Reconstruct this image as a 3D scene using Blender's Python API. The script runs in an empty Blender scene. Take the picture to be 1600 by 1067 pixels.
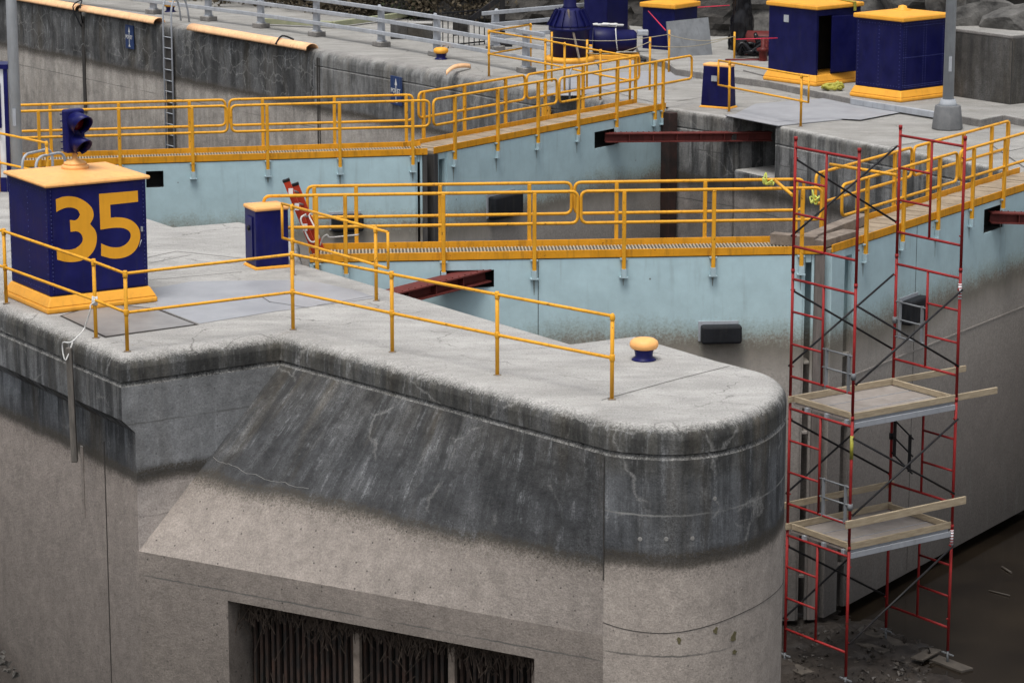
import bpy, bmesh, math, random
from mathutils import Vector as V3, Matrix, noise as mn
random.seed(7)
S = bpy.context.scene
C = S.collection
# ------------------------------------------------------------ camera
FPX = 4480.0; PITCH = math.atan(983/FPX); H = 8.36
cam = bpy.data.cameras.new('camera'); co = bpy.data.objects.new('camera', cam); C.objects.link(co)
cam.sensor_width = 36; cam.lens = 36*FPX/1600; cam.clip_end = 600; cam.clip_start = 0.5
co.location = (0, 0, H); co.rotation_euler = (math.pi/2-PITCH, 0, 0)
cam.dof.use_dof = True; cam.dof.focus_distance = 39; cam.dof.aperture_fstop = 13
S.camera = co
# ------------------------------------------------------------ light: overcast
W = bpy.data.worlds.new("World"); S.world = W; W.use_nodes = True
nt = W.node_tree; nt.nodes.clear()
SUN_EL, SUN_AZ = 70, 202
sky = nt.nodes.new('ShaderNodeTexSky'); sky.sky_type = 'NISHITA'; sky.sun_disc = False
sky.sun_elevation = math.radians(SUN_EL); sky.sun_rotation = math.radians(SUN_AZ)
sky.air_density = 1.0; sky.dust_density = 4.0; sky.ozone_density = 1.0
hs = nt.nodes.new('ShaderNodeHueSaturation'); hs.inputs['Saturation'].default_value = 0.30
bg = nt.nodes.new('ShaderNodeBackground'); bg.inputs['Strength'].default_value = 0.125
wo = nt.nodes.new('ShaderNodeOutputWorld')
nt.links.new(sky.outputs[0], hs.inputs['Color']); nt.links.new(hs.outputs[0], bg.inputs[0]); nt.links.new(bg.outputs[0], wo.inputs[0])
sl = bpy.data.lights.new('sun', 'SUN'); sl.energy = 1.5; sl.angle = math.radians(24); sl.color = (1, .97, .93)
so = bpy.data.objects.new('sun', sl); C.objects.link(so)
az, el = math.radians(SUN_AZ), math.radians(SUN_EL)
sd = V3((math.sin(az)*math.cos(el), math.cos(az)*math.cos(el), math.sin(el)))
so.rotation_euler = sd.to_track_quat('Z', 'Y').to_euler()
S.view_settings.view_transform = 'Standard'; S.view_settings.look = 'None'
S.view_settings.exposure = 0.56; S.view_settings.gamma = 1
# ------------------------------------------------------------ measuring helpers
cp, sp = math.cos(PITCH), math.sin(PITCH)
FW = V3((0, cp, -sp)); UP = V3((0, sp, cp)); RT = V3((1, 0, 0)); CAM = V3((0, 0, H))
def ray(px, py): return FW*FPX+RT*(px-800)-UP*(py-533.5)
def U(px, py, z=0.0):                      # ground point seen at that pixel, on level z
    d = ray(px, py); return CAM+d*((z-H)/d.z)
def VY(px, py, y):                         # point at world depth y
    d = ray(px, py); return CAM+d*(y/d.y)
def VP(px, py, a, b):                      # on vertical plane through a, b
    n = V3((b.y-a.y, a.x-b.x, 0)); d = ray(px, py); return CAM+d*((a-CAM).dot(n)/d.dot(n))
def PX(p):
    v = p-CAM; d = v.dot(FW); return (800+FPX*v.dot(RT)/d, 533.5-FPX*v.dot(UP)/d)
def v2(p, z=0.0): return V3((p[0], p[1], z))
AX = V3((.555, -.832, 0)); RR = V3((.832, .555, 0))   # lock axis towards viewer, and across
# ------------------------------------------------------------ materials
def newmat(name):
    m = bpy.data.materials.new(name); m.use_nodes = True; n = m.node_tree.nodes; l = m.node_tree.links
    return m, n, l, n['Principled BSDF']
def N(n, t, **k):
    x = n.new('ShaderNode'+t)
    for a, b in k.items(): setattr(x, a, b)
    return x
def mathn(n, l, op, a, b=None, clamp=False):
    x = N(n, 'Math', operation=op); x.use_clamp = clamp
    for i, v in enumerate((a, b)):
        if v is None: continue
        if isinstance(v, (int, float)): x.inputs[i].default_value = v
        else: l.new(v, x.inputs[i])
    return x.outputs[0]
def ramp(n, l, fac, stops, interp='LINEAR'):
    r = N(n, 'ValToRGB'); r.color_ramp.interpolation = interp
    e = r.color_ramp.elements
    while len(e) < len(stops): e.new(0.5)
    for k, (p, c) in enumerate(stops):
        e[k].position = p; e[k].color = (c if isinstance(c, tuple) else (c, c, c))+(1,) if not (isinstance(c, tuple) and len(c) == 4) else c
    l.new(fac, r.inputs[0]); return r.outputs[0]
def mixc(n, l, fac, a, b, mode='MIX'):
    x = N(n, 'Mix', data_type='RGBA', blend_type=mode)
    for i, v in ((0, fac), (6, a), (7, b)):
        if isinstance(v, (int, float)): x.inputs[i].default_value = v
        elif isinstance(v, tuple): x.inputs[i].default_value = v+(1,)
        else: l.new(v, x.inputs[i])
    return x.outputs[2]
def noi(n, l, vec, scale, detail=6, rough=.6, dist=0.0):
    x = N(n, 'TexNoise'); x.inputs['Scale'].default_value = scale; x.inputs['Detail'].default_value = detail
    x.inputs['Roughness'].default_value = rough; x.inputs['Distortion'].default_value = dist
    l.new(vec, x.inputs['Vector']); return x.outputs['Fac']
def mapv(n, l, vec, sc=(1, 1, 1), loc=(0, 0, 0)):
    x = N(n, 'Mapping'); x.inputs['Scale'].default_value = sc; x.inputs['Location'].default_value = loc
    l.new(vec, x.inputs['Vector']); return x.outputs[0]
def bump(n, l, b, h, strength=.3, dist=.02):
    x = N(n, 'Bump'); x.inputs['Strength'].default_value = strength; x.inputs['Distance'].default_value = dist
    l.new(h, x.inputs['Height']); l.new(x.outputs[0], b.inputs['Normal'])

def paint(name, col, rough=.4, var=.25, dirt=(.06, .045, .03), dirt_amt=.25, rust=0.0, sc=3.0, bumps=.08, spec=.2):
    m, n, l, b = newmat(name)
    g = N(n, 'NewGeometry').outputs['Position']
    a = noi(n, l, g, sc, 8, .65); a2 = noi(n, l, mapv(n, l, g, (9, 9, 1.2)), 1.5, 5, .6)
    dark = tuple(c*(1-var) for c in col); lite = tuple(min(1, c*(1+var*.5)+.01*var) for c in col)
    c1 = mixc(n, l, ramp(n, l, a, [(.3, 0.0), (.7, 1.0)]), dark, lite)
    f = ramp(n, l, a2, [(.52, 0.0), (.75, dirt_amt)])
    c2 = mixc(n, l, f, c1, dirt)
    if rust > 0:
        r = noi(n, l, g, 14, 6, .7); rf = ramp(n, l, r, [(.66-rust*.1, 0.0), (.69-rust*.1, .9)])
        c2 = mixc(n, l, rf, c2, (.09, .035, .015))
    l.new(c2, b.inputs['Base Color'])
    l.new(ramp(n, l, a, [(.2, rough*.8), (.8, min(1, rough*1.35))]), b.inputs['Roughness'])
    b.inputs['Specular IOR Level'].default_value = spec
    bump(n, l, b, noi(n, l, g, 30, 4), bumps, .01)
    return m

def concrete(name, zlo, zhi, stops, streak=.5, white=.5, top=((.30, .293, .278), (.42, .412, .392)), topz=(.50, .95), warp=.10, cracks=True, pits=.5, moss=.3, uv=False, wl=None, lines=(), cs=.75, cm=.52):
    """stained concrete: colour bands by height, vertical run-down streaks, lime marks, light worn top"""
    m, n, l, b = newmat(name)
    geo = N(n, 'NewGeometry'); g = geo.outputs['Position']
    sx = N(n, 'SeparateXYZ'); l.new(g, sx.inputs[0]); z = sx.outputs['Z']
    gs = N(n, 'TexCoord').outputs['UV'] if uv else g
    big = noi(n, l, g, .9, 5, .6); med = noi(n, l, g, 5, 8, .7); fine = noi(n, l, g, 38, 8, .8)
    vfine = noi(n, l, g, 110, 3, .7)
    st = noi(n, l, mapv(n, l, gs, (2.4, .30 if uv else 2.4, .20)), 1.5, 9, .66)
    st2 = noi(n, l, mapv(n, l, gs, (6.5, .9 if uv else 6.5, .5), (3, 1, 7)), 1.6, 8, .75)
    blot = noi(n, l, mapv(n, l, gs, (1, 1, .6), (9, 2, 1)), 2.2, 10, .72)
    f = mathn(n, l, 'MULTIPLY', mathn(n, l, 'SUBTRACT', z, zlo-.12), 1/(zhi-zlo))
    w = mathn(n, l, 'MULTIPLY', mathn(n, l, 'SUBTRACT', mathn(n, l, 'ADD', mathn(n, l, 'MULTIPLY', fine, .35), mathn(n, l, 'MULTIPLY', st2, .65)), .5), warp*2.2/(zhi-zlo))
    w2 = mathn(n, l, 'MULTIPLY', mathn(n, l, 'SUBTRACT', big, .5), warp*3/(zhi-zlo))
    f = mathn(n, l, 'ADD', mathn(n, l, 'ADD', f, w), w2, clamp=True)
    col = ramp(n, l, f, [((s[0]-zlo)/(zhi-zlo), s[1]) for s in stops])
    damp = ramp(n, l, f, [((s[0]-zlo)/(zhi-zlo), s[2]) for s in stops])      # where the streaks show
    s1 = mathn(n, l, 'MULTIPLY', ramp(n, l, st, [(.455, 0.0), (.555, 1.0)]), damp)
    s1 = mathn(n, l, 'MULTIPLY', s1, streak)
    col = mixc(n, l, s1, col, (.028, .029, .030))
    s2 = mathn(n, l, 'MULTIPLY', ramp(n, l, st2, [(.52, 0.0), (.63, 1.0)]), damp)
    s2 = mathn(n, l, 'MULTIPLY', mathn(n, l, 'MULTIPLY', s2, ramp(n, l, blot, [(.44, .05), (.60, 1.0)])), ramp(n, l, fine, [(.40, .25), (.56, 1.0)]))
    col = mixc(n, l, mathn(n, l, 'MULTIPLY', s2, white*.75), col, (.30, .31, .32))
    bw = ramp(n, l, noi(n, l, mapv(n, l, gs, (1.3, .2 if uv else 1.3, .15), (4, 8, 3)), 1.2, 7, .6), [(.52, 0.0), (.68, .55)])
    col = mixc(n, l, mathn(n, l, 'MULTIPLY', bw, damp), col, (.075, .060, .038))
    col = mixc(n, l, mathn(n, l, 'ADD', mathn(n, l, 'MULTIPLY', damp, .75), .25), col, mixc(n, l, 1.0, col, ramp(n, l, blot, [(.32, .58), (.68, 1.40)]), 'MULTIPLY'))
    wide = ramp(n, l, noi(n, l, mapv(n, l, gs, (1.6, .35 if uv else 1.6, .25), (2, 6, 1)), 1.3, 6, .6), [(.50, 0.0), (.64, 1.0)])
    wide = mathn(n, l, 'MULTIPLY', mathn(n, l, 'MULTIPLY', wide, damp), ramp(n, l, noi(n, l, g, 45, 5, .8), [(.42, .15), (.58, .8)]))
    col = mixc(n, l, mathn(n, l, 'MULTIPLY', wide, .55), col, (.21, .215, .22))
    # mottling
    col = mixc(n, l, 1.0, col, ramp(n, l, med, [(.3, .80), (.7, 1.18)]), 'MULTIPLY')
    col = mixc(n, l, 1.0, col, ramp(n, l, fine, [(.36, .72), (.64, 1.28)]), 'MULTIPLY')
    if white > 0:      # lime bleeding out of hairline cracks
        vw = N(n, 'VectorMath', operation='ADD'); l.new(g, vw.inputs[0])
        nz = N(n, 'TexNoise'); nz.inputs['Scale'].default_value = 2.2; nz.inputs['Detail'].default_value = 6; l.new(g, nz.inputs['Vector'])
        sc_ = N(n, 'VectorMath', operation='SCALE'); l.new(nz.outputs['Color'], sc_.inputs[0]); sc_.inputs['Scale'].default_value = .55; l.new(sc_.outputs[0], vw.inputs[1])
        vo = N(n, 'TexVoronoi', feature='DISTANCE_TO_EDGE'); vo.inputs['Scale'].default_value = cs
        l.new(vw.outputs[0], vo.inputs['Vector'])
        e = ramp(n, l, vo.outputs[0], [(0.0, 1.0), (.006 if cs > 1 else .004, .8), (.04 if cs > 1 else .022, 0.0)])
        mk = ramp(n, l, noi(n, l, g, 1.6 if cs < 1 else .8, 5), [(cm, 0.0), (cm+.08, 1.0)])
        e = mathn(n, l, 'MULTIPLY', mathn(n, l, 'MULTIPLY', e, mk), damp)
        e = mathn(n, l, 'MULTIPLY', e, ramp(n, l, fine, [(.4, .2), (.6, 1.0)]))
        col = mixc(n, l, mathn(n, l, 'MULTIPLY', e, white*.7), col, (.36, .355, .34))
    if wl is not None:      # speckled algae fringe under the old waterline
        fr = mathn(n, l, 'MULTIPLY', mathn(n, l, 'SUBTRACT', mathn(n, l, 'ADD', z, mathn(n, l, 'MULTIPLY', big, .12)), wl-.38), 1/.42, clamp=True)
        fr = mathn(n, l, 'MULTIPLY', fr, ramp(n, l, f, [((wl-zlo+.10)/(zhi-zlo), 1.0), ((wl-zlo+.16)/(zhi-zlo), 0.0)]))
        sp_ = ramp(n, l, mathn(n, l, 'ADD', mathn(n, l, 'MULTIPLY', noi(n, l, g, 34, 7, .85), 1.0), mathn(n, l, 'MULTIPLY', fr, .09)), [(.53, 0.0), (.60, 1.0)])
        col = mixc(n, l, mathn(n, l, 'MULTIPLY', mathn(n, l, 'MULTIPLY', sp_, fr), .95), col, (.045, .039, .031))
        col = mixc(n, l, mathn(n, l, 'MULTIPLY', fr, .12), col, (.12, .105, .085))
    for lz_, lc in lines:
        dz = mathn(n, l, 'ABSOLUTE', mathn(n, l, 'ADD', mathn(n, l, 'SUBTRACT', z, lz_), mathn(n, l, 'MULTIPLY', mathn(n, l, 'SUBTRACT', med, .5), .05)))
        lm = mathn(n, l, 'MULTIPLY', ramp(n, l, dz, [(.004, 1.0), (.016, 0.0)]), ramp(n, l, big, [(.40, .1), (.55, .8)]))
        col = mixc(n, l, lm, col, (lc, lc, lc*.95))
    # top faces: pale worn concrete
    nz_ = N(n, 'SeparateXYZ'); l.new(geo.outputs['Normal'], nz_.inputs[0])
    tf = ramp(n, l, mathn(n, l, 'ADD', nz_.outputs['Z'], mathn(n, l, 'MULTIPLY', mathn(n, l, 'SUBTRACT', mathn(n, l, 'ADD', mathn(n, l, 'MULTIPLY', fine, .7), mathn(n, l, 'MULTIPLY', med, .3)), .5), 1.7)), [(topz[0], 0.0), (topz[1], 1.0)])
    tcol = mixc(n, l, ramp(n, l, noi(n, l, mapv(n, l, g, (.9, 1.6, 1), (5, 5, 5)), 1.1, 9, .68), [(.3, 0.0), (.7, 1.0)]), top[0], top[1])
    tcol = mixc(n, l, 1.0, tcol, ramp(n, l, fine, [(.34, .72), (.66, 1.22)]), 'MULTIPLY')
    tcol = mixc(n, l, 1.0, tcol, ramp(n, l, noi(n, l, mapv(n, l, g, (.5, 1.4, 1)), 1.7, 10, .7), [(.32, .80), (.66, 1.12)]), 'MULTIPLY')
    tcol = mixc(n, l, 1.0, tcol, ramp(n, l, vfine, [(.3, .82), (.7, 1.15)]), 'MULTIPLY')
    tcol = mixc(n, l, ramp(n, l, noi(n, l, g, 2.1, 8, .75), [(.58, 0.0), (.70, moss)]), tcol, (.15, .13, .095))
    if cracks:
        vo2 = N(n, 'TexVoronoi', feature='DISTANCE_TO_EDGE'); vo2.inputs['Scale'].default_value = .42
        nz2 = N(n, 'TexNoise'); nz2.inputs['Scale'].default_value = 1.3; nz2.inputs['Detail'].default_value = 8; l.new(g, nz2.inputs['Vector'])
        va = N(n, 'VectorMath', operation='ADD'); l.new(g, va.inputs[0]); l.new(nz2.outputs['Color'], va.inputs[1]); l.new(va.outputs[0], vo2.inputs['Vector'])
        ck = ramp(n, l, vo2.outputs[0], [(0.0, 1.0), (.006, 0.0)])
        ck = mathn(n, l, 'MULTIPLY', ck, ramp(n, l, big, [(.46, 0.0), (.56, 1.0)]))
        tcol = mixc(n, l, mathn(n, l, 'MULTIPLY', ck, .75), tcol, (.05, .045, .04))
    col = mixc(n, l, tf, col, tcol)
    if pits > 0:
        vp = N(n, 'TexVoronoi', feature='F1'); vp.inputs['Scale'].default_value = 9; l.new(g, vp.inputs['Vector'])
        pm = mathn(n, l, 'MULTIPLY', ramp(n, l, vp.outputs['Distance'], [(.07, 1.0), (.15, 0.0)]), ramp(n, l, vp.outputs['Color'], [(.52, 0.0), (.56, 1.0)]))
        col = mixc(n, l, mathn(n, l, 'MULTIPLY', pm, pits), col, (.03, .027, .025))
    l.new(col, b.inputs['Base Color'])
    b.inputs['Roughness'].default_value = .88; b.inputs['Specular IOR Level'].default_value = .25
    hh = mathn(n, l, 'ADD', mathn(n, l, 'MULTIPLY', fine, .6), mathn(n, l, 'MULTIPLY', med, 1.0))
    bump(n, l, b, hh, .55, .03)
    return m

def simple(name, c1, c2, sc=6, rough=.7, bs=.3, bd=.02, scale3=(1, 1, 1), metal=0.0, lo=.3, hi=.7, det=8):
    m, n, l, b = newmat(name); g = N(n, 'NewGeometry').outputs['Position']
    a = noi(n, l, mapv(n, l, g, scale3), sc, det, .68)
    l.new(mixc(n, l, ramp(n, l, a, [(lo, 0.0), (hi, 1.0)]), c1, c2), b.inputs['Base Color'])
    b.inputs['Roughness'].default_value = rough; b.inputs['Metallic'].default_value = metal
    bump(n, l, b, a, bs, bd); return m

M = {}
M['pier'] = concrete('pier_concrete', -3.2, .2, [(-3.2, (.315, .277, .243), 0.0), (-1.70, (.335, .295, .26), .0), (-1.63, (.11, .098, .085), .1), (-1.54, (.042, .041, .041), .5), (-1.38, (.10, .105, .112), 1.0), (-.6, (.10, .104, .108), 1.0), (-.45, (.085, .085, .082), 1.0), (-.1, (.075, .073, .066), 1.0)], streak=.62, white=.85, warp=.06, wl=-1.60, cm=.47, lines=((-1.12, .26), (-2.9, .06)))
M['pier_left'] = concrete('pier_side_concrete', -6.2, .2, [(-6.2, (.11, .095, .083), .0), (-3.2, (.205, .178, .157), 0.0), (-1.68, (.28, .243, .215), .0), (-1.58, (.06, .054, .048), .3), (-1.42, (.062, .064, .068), .7), (-1.1, (.13, .137, .145), 1.0), (-.5, (.13, .132, .132), 1.0), (-.1, (.11, .106, .096), .9)], streak=.85, white=.5, warp=.07, wl=-1.60)
M['hood'] = concrete('hood_concrete', -3.2, .2, [(-3.2, (.272, .240, .214), 0.0), (-1.80, (.26, .229, .203), .0), (-1.72, (.17, .15, .13), .05), (-1.64, (.052, .053, .055), .5), (-1.1, (.056, .058, .061), 1.0), (-.2, (.058, .056, .052), 1.0)], streak=.65, white=.6, warp=.09, wl=-1.72, pits=.85, uv=True, topz=(.985, .999))
M['step'] = concrete('step_concrete', -3.2, .2, [(-3.2, (.43, .385, .355), 0.0), (-1.72, (.39, .35, .32), .0), (-1.62, (.10, .09, .08), .1), (-1.55, (.05, .05, .05), .3), (-1.40, (.215, .22, .225), .45), (-.1, (.22, .224, .225), .4)], streak=.35, white=.2, warp=.03, wl=-1.58, lines=((-.95, .10), (-2.25, .09)))
M['lower'] = concrete('lower_wall_concrete', -7, .2, [(-7, (.12, .104, .091), 0.0), (-4.2, (.16, .139, .121), .0), (-2.6, (.215, .187, .164), .0)], streak=.3, white=.3, warp=.1, pits=.8, lines=((-3.05, .08),))  # dimmer light down in the pit put into the colour, darker downwards
FARS = lambda k, d: [(-4, (.23, .205, .185), .35), (-2.4, (.35, .32, .285), .35), (-1.55, (.38, .35, .315), .3), (-1.36, (.10, .09, .08), .3), (-1.2, (d, d, d), .9), (-.1, (k, k, k*.97), 1.0)]
M['far'] = concrete('far_wall_concrete', -4, .2, FARS(.12, .075), streak=.6, white=1.0, warp=.05, wl=-1.42, cs=1.9, cm=.44, lines=((-2.0, .08),), pits=.2, top=((.17, .16, .145), (.30, .29, .27)))
M['far2'] = concrete('far_wall_smooth_concrete', -4, .2, FARS(.20, .16), streak=.5, white=.8, warp=.05, wl=-1.42, pits=.2, top=((.20, .19, .18), (.34, .33, .31)))
M['mid'] = concrete('middle_wall_concrete', -4, .2, [(-4, (.17, .155, .143), .2), (-1.6, (.23, .21, .195), .2), (-1.35, (.035, .033, .03), .5), (-1.1, (.15, .15, .148), 1.0), (-.45, (.21, .21, .208), .9), (-.05, (.18, .176, .165), .7)], streak=.9, white=.6, warp=.08, wl=-1.35, cs=1.3, cm=.48, lines=((-.8, .07), (-1.9, .07)))
M['pave'] = concrete('bank_pavement', -1, .2, [(-1, (.2, .19, .18), .3), (0, (.2, .19, .18), .3)], top=((.24, .232, .215), (.35, .342, .322)), cracks=True, pits=.2, moss=.45)
M['block2c'] = simple('lime_deposit', (.14, .138, .13), (.28, .272, .255), 30, .9)
M['block'] = concrete('block_concrete', -1, 3, [(-1, (.05, .047, .043), .8), (1.0, (.065, .062, .057), .8), (3, (.085, .08, .075), .8)], streak=.6, white=.1)
M['slab'] = simple('smooth_slab', (.25, .257, .275), (.34, .347, .365), 1.4, .42, .08)
M['plate'] = simple('steel_cover_plate', (.18, .174, .17), (.28, .275, .268), 1.8, .45, .06, scale3=(1, 1, 1))
M['seam'] = simple('dark_joint', (.02, .018, .016), (.045, .04, .035), 9, .9)
M['grey_slab'] = simple('grey_slab', (.24, .245, .26), (.32, .325, .34), 2.0, .6, .1)
M['yellow'] = paint('safety_yellow', (.72, .345, .025), .42, .16, (.20, .09, .02), .5, rust=.35)
M['toe'] = paint('toe_plate_yellow', (.68, .30, .016), .5, .2, (.12, .06, .02), .5, rust=.1)
M['cab_yellow'] = paint('cabinet_yellow', (.80, .37, .045), .38, .10, (.25, .12, .04), .25)
M['roof_yellow'] = paint('skylit_roof_yellow', (.84, .43, .15), .42, .12, (.5, .2, .06), .35)  # cabinet yellow paled to peach: sky light on tops put into the colour
M['navy'] = paint('navy_paint', (.005, .006, .085), .36, .3, (.03, .03, .04), .3)
M['navy2'] = paint('navy_paint_far', (.003, .004, .058), .42, .3, (.02, .02, .03), .3)
M['digit'] = paint('digit_yellow', (.76, .35, .022), .5, .08, (.3, .13, .02), .15)
M['red'] = paint('scaffold_red', (.27, .018, .018), .5, .3, (.08, .02, .015), .5, rust=.15)
M['beam'] = paint('oxide_red', (.13, .028, .024), .55, .3, (.04, .015, .012), .6, rust=.2)
M['grey_metal'] = paint('galvanised_steel', (.36, .38, .41), .45, .2, (.12, .12, .12), .4)
M['dull_metal'] = paint('dull_steel', (.17, .18, .19), .5, .25, (.08, .08, .08), .5)
M['mudwood'] = simple('muddy_board', (.03, .025, .02), (.085, .072, .058), 3, .7, .3)
M['darkwood'] = simple('grey_brown_timber', (.055, .050, .044), (.15, .135, .118), 5, .85, .5, scale3=(3, 3, .6))
M['pole2'] = paint('pale_pole_paint', (.45, .47, .49), .5, .12, (.25, .25, .25), .4)
M['rivet'] = paint('light_navy_rivet', (.05, .06, .20), .4, .2)  # rivets a lighter blue than the cabinet body
M['pole'] = paint('grey_pole_paint', (.30, .32, .345), .5, .15, (.2, .2, .2), .4)
M['alu'] = paint('aluminium', (.30, .315, .34), .35, .15)
M['black'] = paint('black_rubber', (.012, .013, .016), .5, .4, (.05, .045, .04), .4)
M['brace'] = paint('black_brace_steel', (.015, .015, .017), .45, .3, (.06, .04, .03), .4)
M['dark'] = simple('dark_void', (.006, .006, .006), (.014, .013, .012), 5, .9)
M['glass'] = paint('red_lens', (.10, .004, .004), .15, .3)
M['wood'] = simple('new_lumber', (.25, .195, .125), (.42, .345, .24), 5, .8, .2, scale3=(1, 1, 6))
M['oldwood'] = simple('weathered_timber', (.12, .095, .075), (.27, .225, .185), 4, .85, .5, scale3=(1.5, 1.5, 1.5))
M['greenwood'] = simple('painted_curb', (.22, .24, .15), (.34, .34, .22), 4, .8)
M['plywood'] = simple('worn_plywood', (.19, .165, .145), (.29, .26, .235), 3.5, .8, .15)
M['grate'] = simple('walkway_grating', (.05, .045, .035), (.11, .10, .08), 5, .7)
M['orange_pipe'] = paint('faded_orange_pipe', (.84, .50, .27), .5, .15, (.35, .17, .08), .5, rust=.12)
M['rope'] = simple('white_rope', (.45, .45, .44), (.7, .7, .68), 30, .9, .5)
M['line'] = simple('tan_rope', (.30, .26, .18), (.42, .37, .27), 30, .9)
M['strap'] = simple('yellow_strap', (.22, .21, .02), (.45, .42, .06), 9, .6)
M['ribbon'] = simple('lime_ribbon', (.38, .44, .05), (.6, .64, .16), 9, .6)
M['ladder_red'] = paint('fibreglass_red', (.55, .06, .03), .4, .2)
M['white'] = paint('white_panel', (.72, .73, .75), .5, .06)
M['signblue'] = paint('sign_blue', (.022, .045, .13), .5, .25, (.2, .2, .2), .3)
M['signwhite'] = paint('sign_white', (.62, .62, .6), .5, .15)
M['runs'] = simple('rust_run', (.13, .14, .12), (.30, .36, .36), 12, .8)
M['pink'] = paint('pink_line', (.55, .03, .07), .6, .1)
M['plastic'] = paint('black_plastic', (.008, .008, .010), .22, .3)
M['machine_red'] = paint('machine_red', (.10, .012, .010), .45, .3, (.03, .01, .01), .5)
M['rust'] = simple('rusty_bar', (.014, .012, .010), (.065, .032, .020), 4, .85, .5, scale3=(3, 3, 1), lo=.4, hi=.75)
M['debris'] = simple('dead_reeds', (.03, .022, .017), (.10, .072, .052), 12, .95, .5)
M['rock'] = simple('rock_face', (.006, .0055, .005), (.055, .05, .044), 2.2, .9, .8, .1, scale3=(1, 1, 2.2))
M['boulder'] = simple('pale_boulder', (.018, .017, .016), (.14, .135, .125), 1.5, .85, .8, .1, lo=.35, hi=.68)
M['rustdark'] = simple('dark_hinge_iron', (.008, .007, .006), (.045, .018, .014), 4, .7, .4)
M['moss'] = simple('dry_moss', (.07, .06, .025), (.14, .12, .06), 20, .95, .5)
M['collar'] = simple('rust_stained_grout', (.10, .065, .035), (.24, .20, .15), 18, .9)
M['mud'] = simple('wet_mud', (.010, .008, .007), (.042, .035, .029), 2.2, .40, .8, .06)
M['mud2'] = simple('wet_clods', (.010, .008, .0065), (.055, .046, .037), 5, .5, .8, .04)
M['gravel'] = simple('gravel', (.03, .028, .025), (.16, .15, .135), 14, .9, 1, .05)
M['leaf1'] = simple('dark_foliage', (.012, .022, .008), (.05, .06, .022), 3, .8)
M['leaf2'] = simple('brown_foliage', (.03, .022, .012), (.09, .07, .04), 3, .85)
def gate_skin(name):
    m, n, l, b = newmat(name); geo = N(n, 'NewGeometry'); g = geo.outputs['Position']
    sx = N(n, 'SeparateXYZ'); l.new(g, sx.inputs[0]); z = sx.outputs['Z']
    big = noi(n, l, g, .8, 5); st = noi(n, l, mapv(n, l, g, (5, 5, .45)), 1.5, 7, .65); fine = noi(n, l, g, 25, 7, .75)
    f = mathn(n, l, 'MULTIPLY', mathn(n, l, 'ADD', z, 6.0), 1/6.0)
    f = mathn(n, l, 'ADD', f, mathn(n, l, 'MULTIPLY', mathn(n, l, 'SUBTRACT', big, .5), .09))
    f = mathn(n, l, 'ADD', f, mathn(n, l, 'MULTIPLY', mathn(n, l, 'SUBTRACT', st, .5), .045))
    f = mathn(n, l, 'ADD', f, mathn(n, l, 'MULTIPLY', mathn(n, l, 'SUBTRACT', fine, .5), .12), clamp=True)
    col = ramp(n, l, f, [(0.0, (.09, .082, .076)), (.42, (.225, .203, .185)), (.68, (.34, .312, .28)), (.725, (.25, .228, .195)), (.745, (.185, .168, .138)), (.765, (.23, .22, .185)), (.795, (.33, .41, .40)), (.83, (.42, .56, .59)), (1.0, (.43, .585, .63))])  # dirt band is real; weak pit light painted in as darker low stops
    col = mixc(n, l, ramp(n, l, st, [(.55, 0.0), (.8, .35)]), col, (.17, .19, .18))
    col = mixc(n, l, 1.0, col, ramp(n, l, noi(n, l, g, 2.5, 8, .7), [(.25, .86), (.75, 1.08)]), 'MULTIPLY')
    low = ramp(n, l, f, [(.72, 1.0), (.81, 0.0)])
    col = mixc(n, l, low, col, mixc(n, l, 1.0, col, ramp(n, l, fine, [(.3, .72), (.7, 1.25)]), 'MULTIPLY'))
    vp = N(n, 'TexVoronoi', feature='F1'); vp.inputs['Scale'].default_value = 3.0; l.new(g, vp.inputs['Vector'])
    pm = mathn(n, l, 'MULTIPLY', ramp(n, l, vp.outputs['Distance'], [(.03, 1.0), (.06, 0.0)]), ramp(n, l, vp.outputs['Color'], [(.74, 0.0), (.76, .8)]))
    col = mixc(n, l, pm, col, (.08, .05, .035))
    l.new(col, b.inputs['Base Color']); l.new(ramp(n, l, f, [(.7, .85), (.85, .5)]), b.inputs['Roughness'])
    bump(n, l, b, mathn(n, l, 'ADD', noi(n, l, g, 1.6, 3), mathn(n, l, 'MULTIPLY', fine, .08)), .35, .03)
    return m
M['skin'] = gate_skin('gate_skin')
def water_mat():
    m, n, l, b = newmat('muddy_water'); g = N(n, 'NewGeometry').outputs['Position']
    a = noi(n, l, g, .5, 6)
    l.new(mixc(n, l, ramp(n, l, a, [(.35, 0.0), (.7, 1.0)]), (.008, .006, .0045), (.020, .015, .010)), b.inputs['Base Color'])
    b.inputs['Roughness'].default_value = .12; bump(n, l, b, noi(n, l, g, 7, 3), .06, .01); return m
M['water'] = water_mat()

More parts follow.
